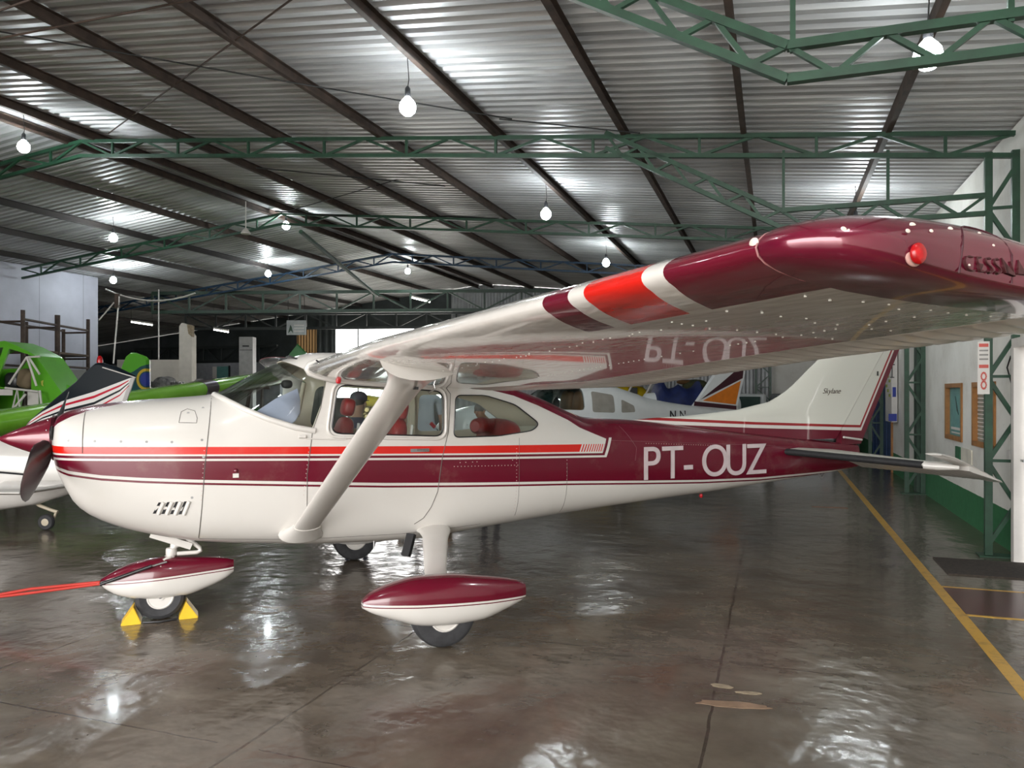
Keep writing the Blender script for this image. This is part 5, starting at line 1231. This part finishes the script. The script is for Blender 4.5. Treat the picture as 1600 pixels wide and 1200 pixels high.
MB().prism([(-0.28, -0.2), (-0.22, 0.02), (-0.2, 0.1), (-0.15, 0.02), (-0.1, -0.2), (-0.18, -0.1)], 'Y', -0.025, -0.018).build('green_figure', m_green, t)
for q in range(3): MB().box((0.1, -0.02, 0.08-0.1*q), (0.34, 0.01, 0.03)).build('printed_line', m_whitem, t)
for s_ in (-1, 1): MB().tube([(s_*0.28, 0, 0.25), (s_*0.28, 0, 1.2)], 0.01, 6).build('hanger', m_wire, t)
def engine(name, lab, P, sc_, cat='engine', grp=None, mt_=None):
    t = thing(name, lab, cat, P, random.uniform(0, 3), grp)
    mm = mt_ or M('greasy_engine_metal', (0.16, 0.15, 0.15), 0.5, 0.5, var=0.5, scale=12)
    z0 = 0.85*sc_
    MB().lathe([(0.1, -0.35), (0.22, -0.3), (0.24, 0.25), (0.12, 0.35)], (0, 0, z0), 'X', 16).build('crankcase', mm, t, smooth=40)
    for i in range(6):
        s_ = -1 if i % 2 else 1; x = -0.25+0.22*(i//2)
        mb = MB()
        for f_ in range(5): mb.lathe([(0.075, 0), (0.10, 0.008), (0.10, 0.02), (0.075, 0.028)], (x, s_*(0.24+0.04*f_), z0+0.02), 'Y', 12)
        mb.lathe([(0.075, 0), (0.07, 0.22*1)], (x, s_*0.24 if s_ > 0 else -0.46, z0+0.02), 'Y', 12); mb.build('cylinder', mm, t)
        MB().tube([(x, s_*0.42, z0), (x+0.1, s_*0.3, z0-0.2), (x+0.3, s_*0.1, z0-0.25)], 0.02, 6).build('exhaust_pipe', m_steel, t, smooth=60)
    for sx in (-1, 1):
        for sy in (-1, 1): MB().tube([(sx*0.25, sy*0.25, z0-0.1), (sx*0.35, sy*0.35, 0)], 0.025, 6).build('stand_leg', m_whitem, t)
    return t
P_ = U(258, 700, 19.5); P_.z = 0; e_ = engine('engine_on_stand', 'large grey bare engine on a white stand beside the pillar', P_, 1.9); e_.scale = (1.05, 1.05, 1.15)
P_ = U(312, 700, 22); P_.z = 0; e_ = engine('engine_on_stand', 'smaller grimy engine on a stand just right of the pale pillar', P_, 2.0); e_.scale = (0.8, 0.8, 1.1)

# ---- white low-wing aircraft at the back, orange and maroon fin
lwp = thing('low_wing_aircraft', 'white low-wing aircraft with tan seats and an orange and maroon fin, behind the maroon tail', 'airplane', (-1.3, 14.0, 0), R(25))
LC, LS = math.cos(R(25)), math.sin(R(25))
def lx(px, yo):
    """distance along the aircraft seen at column px, on its side yo"""
    u = (px-800)/FPX; return (u*(14.0+yo*LC)+1.3+yo*LS)/(LC-u*LS)
def lz(px, py, yo): x = lx(px, yo); Z = 14.0+x*LS+yo*LC; return CAMH-(py-YH)/FPX*Z
def lp2(px, py, yo=-0.55): return (lx(px, yo), lz(px, py, yo))
lsec = [(0.15, 1.28, 0.90, 0.12), (0.3, 1.38, 0.80, 0.36), (0.8, 1.48, 0.72, 0.48), (1.45, 1.50, 0.66, 0.54), (1.75, 1.56, 0.64, 0.56), (2.15, 1.80, 0.62, 0.56), (2.45, 1.885, 0.62, 0.555), (3.0, 1.90, 0.62, 0.55), (3.5, 1.86, 0.64, 0.52), (4.0, 1.73, 0.68, 0.47), (4.6, 1.58, 0.76, 0.38), (5.4, 1.46, 0.86, 0.26), (6.3, 1.37, 0.98, 0.14), (7.0, 1.32, 1.08, 0.04)]
def lring(x, off=0.0):
    zt = smooth_interp(x, [(s[0], s[1]) for s in lsec])-off; zb = smooth_interp(x, [(s[0], s[2]) for s in lsec])+off; hw = smooth_interp(x, [(s[0], s[3]) for s in lsec])-off
    zm = zb+(zt-zb)*0.5; e = 0.55 if 1.5 < x < 4.2 else 0.7
    return [(x, hw*math.copysign(abs(math.cos(a))**e, math.cos(a)), zm+(zt-zm)*math.copysign(abs(math.sin(a))**e, math.sin(a))) for a in [2*PI*k/40 for k in range(40)]]
xs_ = xs_between(0.15, 7.0, 0.1)
ou = MB().loft([lring(x) for x in xs_]); inn = MB().loft([lring(x, 0.04) for x in xs_between(1.6, 4.3, 0.1)])
wpoly = [rounded([lp2(857, 607), lp2(912, 606), lp2(914, 641), lp2(878, 640), lp2(854, 628)], 0.08), rounded([lp2(925, 611), lp2(960, 617), lp2(962, 645), lp2(926, 644)], 0.06), rounded([lp2(973, 624), lp2(994, 634), lp2(996, 644), lp2(973, 645)], 0.04)]
ws_p = [(1.62, 1.56), (2.02, 1.50), (2.16, 1.80), (2.2, 2.2), (1.5, 2.2)]
mlw = M('white_aircraft_paint', (0.66, 0.68, 0.68), 0.3, var=0.03, coat=0.5); mlin = M('brown_lining', (0.10, 0.075, 0.055), 0.7)
me = boolean(ou.mesh('f', [mlw]), [inn.mesh('f', [mlw])]+[MB().prism(w_, 'Y', -0.9, 0.9).mesh('f', [mlw]) for w_ in wpoly[:1]]+[MB().prism(ws_p, 'Y', -0.9, 0.9).mesh('f', [mlw])])
me.materials.clear(); me.materials.append(mlw); me.polygons.foreach_set('material_index', [0]*len(me.polygons)); me.shade_smooth(); me.set_sharp_from_angle(angle=R(32))
o = bpy.data.objects.new('fuselage', me); C.objects.link(o); o.parent = lwp
m_sg = glass_mat('smoky_glass', (0.75, 0.78, 0.76), 0.5); m_tg = glass_mat('teal_glass', (0.35, 0.50, 0.50))
sh = boolean(MB().loft([lring(x, 0.012) for x in xs_between(1.55, 4.35, 0.1)]).mesh('s', m_sg), [MB().loft([lring(x, 0.02) for x in xs_between(1.5, 4.4, 0.1)]).mesh('s', m_sg)])
for nm, poly, mt_, ya, yb in (('cabin_window', wpoly[0], m_sg, -0.9, 0), ('cabin_window', wpoly[0], m_sg, 0, 0.9), ('windshield', ws_p, m_tg, -0.9, 0.9)):
    g = boolean(sh.copy(), [MB().prism(poly, 'Y', ya, yb).mesh('c', m_sg)], 'INTERSECT'); g.materials.clear(); g.materials.append(mt_); g.polygons.foreach_set('material_index', [0]*len(g.polygons))
    o = bpy.data.objects.new(nm, g); C.objects.link(o); o.parent = lwp
shade_shell = boolean(MB().loft([lring(x, -0.006) for x in xs_between(1.55, 4.35, 0.1)]).mesh('s', m_sg), [MB().loft([lring(x, 0.02) for x in xs_between(1.5, 4.4, 0.1)]).mesh('s', m_sg)])
def side_panel(poly, name, mat):
    g = boolean(shade_shell.copy(), [MB().prism(poly, 'Y', -0.9, 0.0).mesh('c', m_sg)], 'INTERSECT'); g.materials.clear(); g.materials.append(mat); g.polygons.foreach_set('material_index', [0]*len(g.polygons))
    o = bpy.data.objects.new(name, g); C.objects.link(o); o.parent = lwp
m_shade = M('grey_window_shade', (0.27, 0.25, 0.22), 0.5)
for w_ in wpoly[1:]: side_panel(w_, 'shaded_window', m_shade)
m_tan = M('tan_leather', (0.42, 0.22, 0.11), 0.5, var=0.15)
for s_ in (-0.25, 0.25):
    MB().sell((2.78, s_, 1.42), (0.09, 0.2, 0.33), 4, 16, 10, Matrix.Rotation(R(8), 3, 'Y')).build('seat_backrest', m_tan, lwp, smooth=60); MB().sell((2.5, s_, 1.12), (0.25, 0.2, 0.09), 4, 16, 10).build('seat_cushion', m_tan, lwp, smooth=60)
MB().box((2.05, 0, 1.38), (0.12, 0.9, 0.25)).build('instrument_panel', m_dark, lwp); MB().lathe([(0.10, 0), (0.12, 0.01), (0.12, 0.03), (0.10, 0.04)], (2.25, -0.25, 1.5), 'X', 16).build('control_yoke', m_dark, lwp)
MB().loft([lring(x, 0.2) for x in (3.3, 3.35)]).build('rear_bulkhead', mlin, lwp)
finp = [lp2(1078, 640, 0), lp2(1088, 627, 0), lp2(1118, 582, 0), lp2(1140, 560, 0), lp2(1166, 560, 0), lp2(1160, 590, 0), lp2(1150, 633, 0), lp2(1150, 642, 0)]
MB().prism(finp, 'Y', -0.05, 0.05).build('tail_fin', mlw, lwp)
m_or = M('orange_paint', (0.62, 0.17, 0.01), 0.4); m_dm = M('dark_aubergine_paint', (0.045, 0.006, 0.014), 0.35)
MB().prism([lp2(1098, 626, -0.05), lp2(1157, 595, -0.05), lp2(1149, 632, -0.05)], 'Y', -0.062, -0.052).build('orange_panel', m_or, lwp)
MB().prism([lp2(1095, 624, -0.05), lp2(1125, 600, -0.05), lp2(1146, 582, -0.05), lp2(1163, 560, -0.05), lp2(1160, 591, -0.05)], 'Y', -0.060, -0.051).build('maroon_band', m_dm, lwp)
MB().prism([lp2(1085, 627, -0.05), lp2(1150, 634, -0.05), lp2(1150, 640, -0.05), lp2(1084, 634, -0.05)], 'Y', -0.064, -0.051).build('black_base_stripe', m_dm, lwp)
for s_ in (-1, 1):
    q = [(6.35, s_*0.1, 1.28), (6.5, s_*1.6, 1.3), (7.05, s_*1.6, 1.3), (7.05, s_*0.1, 1.28)]; lens_prism(q, 0.06, mlw, 'tailplane', lwp, (0, 0, 1))
    q = [(1.9, s_*0.45, 0.80), (2.0, s_*4.4, 1.15), (3.2, s_*4.4, 1.15), (3.6, s_*0.45, 0.80)]; lens_prism(q, 0.16, mlw, 'wing', lwp, (0, 0, 1))
    MB().lathe([(0.06, -0.07), (0.19, -0.08), (0.22, -0.03), (0.22, 0.03), (0.19, 0.08), (0.06, 0.07)], (2.9, s_*1.5, 0.22), 'Y', 20).build('tyre', m_tyre, lwp, smooth=40); MB().tube([(2.9, s_*1.5, 0.24), (2.9, s_*1.5, 0.9)], 0.04, 8).build('gear_leg', mlw, lwp)
MB().lathe([(0.05, -0.06), (0.17, -0.06), (0.2, -0.02), (0.2, 0.02), (0.17, 0.06), (0.05, 0.06)], (0.9, 0, 0.2), 'Y', 20).build('tyre', m_tyre, lwp, smooth=40); MB().tube([(0.9, 0, 0.22), (0.9, 0, 0.75)], 0.04, 8).build('gear_leg', mlw, lwp)
MB().lathe([(0.01, -0.12), (0.1, -0.02), (0.14, 0.16)], (0, 0, 1.08), 'X', 20).build('spinner', mlw, lwp, smooth=60)
for k in (0, 1): MB().loft([[Vector((0.08+0.02*math.cos(a)*c_, 0.05*math.sin(a)*c_+(-1)**k*r_*0.3, 1.08+(-1)**k*r_)) for a in [2*PI*j/10 for j in range(10)]] for r_, c_ in ((0.08, 1), (0.4, 1.5), (0.85, 1.0))]).build('propeller_blade', m_dark, lwp, smooth=60)
for i, px in enumerate((1044, 1062)):
    x0 = lx(px, -0.3); text('registration_letter', 'N', 0.26, m_dark, lwp, Matrix.Translation((x0, -0.345+0.06*i, lz(px, 655, -0.3))) @ Matrix.Rotation(R(9), 4, 'Z') @ Matrix.Rotation(R(90), 4, 'X'), 0.006)
MB().tube([lp_ for lp_ in [(0.35, -0.37, 1.12), (1.0, -0.49, 1.12), (1.6, -0.545, 1.12)]], 0.012, 6).build('cowl_stripe', m_dark, lwp, smooth=60)

# ---- more aircraft and vehicles in front of the back wall
t = thing('covered_aircraft', 'white aircraft nose under a dark blue cover, beyond the orange fin', 'airplane', (U(1060, 700, 19.2).x, 19.2, 0))
MB().loft([[(x_, 0.5*s2*math.cos(a), 1.35+0.42*s2*math.sin(a)) for a in [2*PI*k/20 for k in range(20)]] for x_, s2 in ((-1.0, 0.3), (-0.85, 0.8), (0, 1.0), (0.9, 0.9), (1.5, 0.6))]).build('fuselage', mlw, t, smooth=60)
rings = []; random.seed(5)
for i in range(13):
    x_ = -0.62+1.2*i/12; hgt = 0.47+0.05*math.sin(i*1.3)+(0.12 if i in (1, 2, 11) else 0)
    rings.append([(x_, 0.62*math.cos(a)*(1+0.05*math.sin(3*a+i)), 1.38+hgt*math.sin(a)+0.02*math.sin(5*a+i*2)) for a in [PI*k/16 for k in range(17)]]+[(x_, -0.55, 1.32), (x_, 0.55, 1.32)])
MB().loft(rings).build('cover', M('dark_blue_cover', (0.004, 0.012, 0.075), 0.7, var=0.3, scale=5), t, smooth=60)
for s_ in (-1, 1): MB().tube([(0.2, s_*0.3, 1.1), (0.2, s_*0.8, 0.25)], 0.05, 8).build('gear_leg', mlw, t); MB().lathe([(0.06, -0.06), (0.22, -0.06), (0.22, 0.06), (0.06, 0.06)], (0.2, s_*0.85, 0.22), 'Y', 18).build('tyre', m_tyre, t)
MB().tube([(1.3, 0, 1.0), (1.3, 0, 0.15)], 0.04, 8).build('tail_leg', mlw, t); MB().lathe([(0.04, -0.05), (0.15, -0.05), (0.15, 0.05), (0.04, 0.05)], (1.3, 0, 0.15), 'Y', 16).build('tyre', m_tyre, t)
t = thing('yellow_aircraft', 'bright yellow aircraft with white struts parked before the ribbed back wall', 'airplane', (U(975, 700, 23).x, 23, 0))
m_yac = M('bright_yellow_paint', (0.55, 0.40, 0.01), 0.4)
MB().loft([[(x_, 0.45*s2*math.cos(a), 1.55+0.42*s2*math.sin(a)) for a in [2*PI*k/18 for k in range(18)]] for x_, s2 in ((-1.8, 0.6), (-1.0, 1.0), (0, 1.0), (0.55, 0.8), (0.8, 0.3))]).build('fuselage', m_yac, t, smooth=60)
for x_ in (0.0, 0.55): MB().tube([(x_-0.2, -0.5, 1.25), (x_+0.3, -0.6, 2.2)], 0.03, 8).build('strut', m_whitem, t)
MB().box((0.2, -0.44, 1.68), (0.25, 0.06, 0.35)).build('dark_opening', m_dark, t)
MB().box((0.4, 0, 2.22), (1.4, 4, 0.14)).build('wing', m_yac, t)
for s_ in (-1, 1): MB().tube([(-0.6, s_*0.3, 1.2), (-0.6, s_*0.8, 0.25)], 0.05, 8).build('gear_leg', m_yac, t); MB().lathe([(0.06, -0.06), (0.24, -0.06), (0.24, 0.06), (0.06, 0.06)], (-0.6, s_*0.85, 0.24), 'Y', 18).build('tyre', m_tyre, t)
t = thing('olive_tarp_heap', 'heap of olive and brown tarpaulin on a rack beyond the blue cover', 'tarpaulin', (U(1086, 700, 25).x, 25, 0))
MB().sell((0, 0, 1.92), (0.42, 0.3, 0.22), 2.4, 18, 10).build('olive_bundle', M('olive_canvas', (0.06, 0.065, 0.03), 0.9, var=0.3), t, smooth=60); MB().sell((-0.3, 0, 2.05), (0.32, 0.2, 0.08), 2.2, 14, 8).build('brown_bundle', M('brown_canvas', (0.16, 0.08, 0.03), 0.9), t, smooth=60)
for sx in (-1, 1):
    for sy in (-1, 1): MB().box((sx*0.4, sy*0.25, 0.85), (0.05, 0.05, 1.7)).build('rack_leg', m_rust, t)
MB().box((0, 0, 1.7), (0.9, 0.6, 0.05)).build('rack_shelf', m_rust, t)
def van(lab, px, Z, rz, col, grp):
    t = thing('parked_car', lab, 'car', (U(px, 700, Z).x, Z, 0), rz, grp)
    pr_ = [(-2.1, 0.35), (2.1, 0.35), (2.15, 0.9), (1.2, 1.02), (0.6, 1.62), (-1.6, 1.68), (-2.1, 1.0)]
    ob = MB().prism(pr_, 'Y', -0.85, 0.85).build('body', col, t); md = ob.modifiers.new('b', 'BEVEL'); md.width = 0.08; md.segments = 3
    for s_ in (-1, 1):
        MB().prism([(-1.45, 1.08), (0.75, 1.08), (0.45, 1.5), (-1.35, 1.52)], 'Y', s_*0.86-0.006, s_*0.86+0.006).build('side_window', M('dark_car_glass', (0.05, 0.08, 0.07), 0.1), t)
        for x_ in (-1.3, 1.35): MB().lathe([(0.18, -0.1), (0.3, -0.1), (0.33, 0), (0.3, 0.1), (0.18, 0.1)], (x_, s_*0.8, 0.33), 'Y', 20).build('tyre', m_tyre, t)
    MB().prism([(-2.13, 1.1), (-1.72, 1.6), (-1.70, 1.6), (-2.10, 1.08)], 'Y', -0.7, 0.7).build('rear_window', M('dark_car_glass', (0.05, 0.08, 0.07), 0.1), t)
    return t
van('white car parked behind the orange fin, beside the distant green column', 1150, 22, R(70.9), mlw, 'parked cars'); 
c2 = van('grey car with red lamps parked against the white end of the back wall', 1250, 23.0, R(70.9), M('silver_car_paint', (0.30, 0.31, 0.32), 0.3, 0.4), 'parked cars')
MB().box((-2.16, -0.6, 0.95), (0.04, 0.2, 0.12)).build('tail_lamp', m_ink, c2); MB().box((-2.16, 0.6, 0.95), (0.04, 0.2, 0.12)).build('tail_lamp', m_ink, c2)
# yellow machine seen through the cabin
t = thing('yellow_cowled_engine', 'yellow cowling above a bare brass-coloured engine, seen through the open cabin', 'engine', (U(578, 700, 11.2).x, 11.2, 0))
ZZ = 11.2
MB().sell((0.02, 0, CAMH-(627-YH)/FPX*ZZ), (0.26, 0.25, 0.085), 3, 18, 10, Matrix.Rotation(R(8), 3, 'Y')).build('cowling', M('bright_yellow_panel', (0.75, 0.60, 0.01), 0.35), t, smooth=60)
m_br = M('brassy_engine_metal', (0.28, 0.22, 0.10), 0.35, 0.7, var=0.5, scale=18)
for i in range(5):
    for j in range(2): MB().lathe([(0.03, -0.05), (0.05, -0.04), (0.05, 0.04), (0.03, 0.05)], (-0.2+0.1*i, -0.2, 1.46-0.10*j), 'Y', 12).build('cylinder_head', m_br, t)
MB().sell((0, 0, 1.33), (0.28, 0.2, 0.2), 3, 16, 10).build('crankcase', m_br, t, smooth=60)
for sx in (-1, 1):
    for sy in (-1, 1): MB().tube([(sx*0.2, sy*0.15, 1.2), (sx*0.35, sy*0.3, 0)], 0.025, 8).build('stand_leg', m_steel, t)

# ================================================================ PEOPLE
def person(name, lab, loc, rz, shirt, trousers, skin, hair, head_down=0.0, arms=None, height=1.72, cap=None, lean=0.0):
    """one continuous body grown on a skeleton; local +Y is where the person faces"""
    k = height/1.72; t = thing(name, lab, 'person', loc, rz)
    def L(z): return Vector((0, math.sin(lean)*(max(z, 0.9)-0.9), z if z < 0.9 else 0.9+(z-0.9)*math.cos(lean)))
    J = {}; rad = {}
    def add(n, p, r): J[n] = Vector(p)*k; rad[n] = r*k
    add('pel', L(0.94), 0.135); add('abd', L(1.08), 0.125); add('che', L(1.28), 0.14); add('sho', L(1.40), 0.11); add('nek', L(1.49), 0.052)
    h0 = L(1.52)+Vector((0, 0.03+head_down*0.5, 0)); add('hd1', h0+Vector((0, 0.01+0.03*head_down, 0.05)), 0.072); add('hd2', h0+Vector((0, 0.02+0.1*head_down, 0.13)), 0.086); add('hd3', h0+Vector((0, 0.01+0.12*head_down, 0.185)), 0.06)
    E_ = [('pel', 'abd'), ('abd', 'che'), ('che', 'sho'), ('sho', 'nek'), ('nek', 'hd1'), ('hd1', 'hd2'), ('hd2', 'hd3')]
    am = arms or {-1: ((0.0, 0.02, -0.27), (0.0, 0.10, -0.24)), 1: ((0.0, 0.02, -0.27), (0.0, 0.10, -0.24))}
    for s_ in (-1, 1):
        q = 'L' if s_ < 0 else 'R'
        add(q+'hip', (s_*0.095, 0, 0.88), 0.092); add(q+'kne', (s_*0.11, 0.015, 0.50), 0.062); add(q+'cal', (s_*0.112, -0.01, 0.36), 0.058); add(q+'ank', (s_*0.115, -0.02, 0.09), 0.040); add(q+'hee', (s_*0.12, 0.0, 0.045), 0.042); add(q+'toe', (s_*0.135, 0.15, 0.035), 0.033)
        E_ += [('pel', q+'hip'), (q+'hip', q+'kne'), (q+'kne', q+'cal'), (q+'cal', q+'ank'), (q+'ank', q+'hee'), (q+'hee', q+'toe')]
        sh_ = L(1.385)+Vector((s_*0.175, 0, 0)); up_, fo_ = Vector(am[s_][0]), Vector(am[s_][1]); up_.x *= 1; el = sh_+up_+Vector((s_*0.05, 0, 0)); wr_ = el+fo_
        add(q+'shd', sh_, 0.062); add(q+'elb', el, 0.042); add(q+'for', el.lerp(wr_, 0.35), 0.040); add(q+'wri', wr_, 0.026); d = fo_.normalized(); add(q+'pal', wr_+d*0.06, 0.034)
        E_ += [('sho', q+'shd'), (q+'shd', q+'elb'), (q+'elb', q+'for'), (q+'for', q+'wri'), (q+'wri', q+'pal')]
        sd = d.cross(Vector((0, 1, 0))); sd = (sd if sd.length > 0.2 else d.cross(Vector((1, 0, 0)))).normalized()
        for f_, (o_, ln) in enumerate(((-0.027, 0.07), (-0.009, 0.08), (0.009, 0.075), (0.027, 0.06))):
            b_ = wr_+d*0.085+sd*o_; add('%sf%da' % (q, f_), b_, 0.010); add('%sf%db' % (q, f_), b_+d*ln*0.55+Vector((0, 0.008, 0)), 0.0095); add('%sf%dc' % (q, f_), b_+d*ln*0.9+Vector((0, 0.028, 0)), 0.008)
            E_ += [(q+'pal', '%sf%da' % (q, f_)), ('%sf%da' % (q, f_), '%sf%db' % (q, f_)), ('%sf%db' % (q, f_), '%sf%dc' % (q, f_))]
        add(q+'t1', wr_+d*0.04-sd*0.035+Vector((0, 0.015, 0)), 0.011); add(q+'t2', wr_+d*0.075-sd*0.05+Vector((0, 0.03, 0)), 0.009); E_ += [(q+'pal', q+'t1'), (q+'t1', q+'t2')]
    ks = list(J); me = bpy.data.meshes.new('sk'); me.from_pydata([tuple(J[q]) for q in ks], [(ks.index(a), ks.index(b)) for a, b in E_], [])
    o = bpy.data.objects.new('sk', me); C.objects.link(o); o.modifiers.new('s', 'SKIN')
    for i, q in enumerate(ks):
        sv = me.skin_vertices[0].data[i]; r_ = rad[q]; sv.radius = (r_, r_*(0.72 if q in ('pel', 'abd', 'che', 'sho') else 1)); sv.use_root = (q == 'pel')
    md = o.modifiers.new('d', 'SUBSURF'); md.levels = 2; md.render_levels = 2
    bm_ = evalmesh(o); bpy.data.objects.remove(o)
    for m_ in (skin, shirt, trousers, m_dark): bm_.materials.append(m_)
    el_z = {s_: (J[('L' if s_ < 0 else 'R')+'elb'], J[('L' if s_ < 0 else 'R')+'shd']) for s_ in (-1, 1)}
    for p in bm_.polygons:
        c = p.center; ct = J['sho']; mi = 0
        if c.z < 0.075*k: mi = 3
        elif c.z < 0.97*k and abs(c.x) < 0.2*k and not any((c-J[q+'pal']).length < 0.13*k or (c-J[q+'wri']).length < 0.1*k for q in 'LR'): mi = 2
        elif (c-J['hd2']).length < 0.17*k and c.z > J['nek'].z: mi = 0
        elif c.z > J['nek'].z-0.01*k and abs(c.x) < 0.1: mi = 0
        else:
            mi = 1
            for s_ in (-1, 1):
                e1, s1 = el_z[s_]; m1 = e1.lerp(s1, 0.25)
                if (c-e1).length < (c-s1).length*0.45 or any((c-J[('L' if s_ < 0 else 'R')+q]).length < 0.13*k for q in ('for', 'wri', 'pal')) and c.z < s1.z-0.2*k: mi = 0
        p.material_index = mi
    bm_.shade_smooth(); b = bpy.data.objects.new('body', bm_); C.objects.link(b); b.parent = t
    hc = J['hd2']
    # face and hair
    for s_ in (-1, 1):
        MB().sell(hc+Vector((s_*0.032, 0.080, 0.005))*k, (0.012*k, 0.008*k, 0.008*k), 2, 10, 6).build('eye', m_dark, t); MB().sell(hc+Vector((s_*0.086, 0, -0.01))*k, (0.012*k, 0.02*k, 0.03*k), 2, 10, 8).build('ear', skin, t, smooth=60)
    MB().sell(hc+Vector((0, 0.092, -0.022))*k, (0.013*k, 0.018*k, 0.024*k), 2, 10, 8).build('nose', skin, t, smooth=60); MB().sell(hc+Vector((0, 0.078, -0.058))*k, (0.024*k, 0.008*k, 0.006*k), 2, 10, 6).build('mouth', M('lips', (0.30, 0.10, 0.08), 0.5), t)
    MB().sell(hc+Vector((0, -0.022, 0.045))*k, (0.093*k, 0.098*k, 0.088*k), 2.1, 20, 12).build('hair', hair, t, smooth=60)
    if cap:
        MB().sell(hc+Vector((0, -0.008, 0.065))*k, (0.102*k, 0.112*k, 0.082*k), 2.2, 22, 12).build('cap', cap, t, smooth=60); MB().sell(hc+Vector((0, 0.13, 0.03))*k, (0.07*k, 0.06*k, 0.008*k), 2.4, 16, 6).build('cap_peak', cap, t, smooth=60)
    return t
m_skin = M('tan_skin', (0.42, 0.23, 0.15), 0.55, var=0.05); m_hair = M('dark_hair', (0.02, 0.016, 0.014), 0.7); m_ghair = M('grey_hair', (0.16, 0.15, 0.14), 0.8)
m_navy = M('navy_cloth', (0.012, 0.018, 0.05), 0.85); m_gshirt = M('heather_grey_cloth', (0.38, 0.40, 0.45), 0.9, var=0.08); m_jean = M('dark_jeans', (0.03, 0.045, 0.09), 0.9)
Z1 = 8.9; x1 = (558-800)/FPX*Z1
person('person', 'person in a navy cap and navy top seen through the door window', (x1, Z1, 0), R(-15), m_navy, m_jean, m_skin, m_hair, cap=m_navy, height=1.655, head_down=0.0)
Z2 = 9.8; x2 = (665-800)/FPX*Z2
st = MB(); st.box((x2, Z2, 0.14), (0.7, 0.6, 0.04)); 
t = thing('work_step', 'low wooden work step under the person in the grey shirt', 'step', (x2, Z2, 0)); MB().box((0, 0, 0.20), (0.7, 0.55, 0.04)).build('tread', m_wood, t)
for sx in (-1, 1): MB().box((sx*0.3, 0, 0.09), (0.04, 0.5, 0.18)).build('side', m_wood, t)
person('person', 'person with back turned in a heather grey shirt, seen through the door window', (x2, Z2, 0.22), R(12), m_gshirt, m_jean, m_skin, m_hair, height=1.76, head_down=0.5, lean=0.25)
Z3 = 10.8; x3 = (766-800)/FPX*Z3
person('person', 'person with grey hair and a white shirt seen through the rear quarter window', (x3, Z3, 0), R(150), m_whitem, m_jean, m_skin, m_ghair, height=1.45 and 1.52, head_down=0.3, lean=0.15)
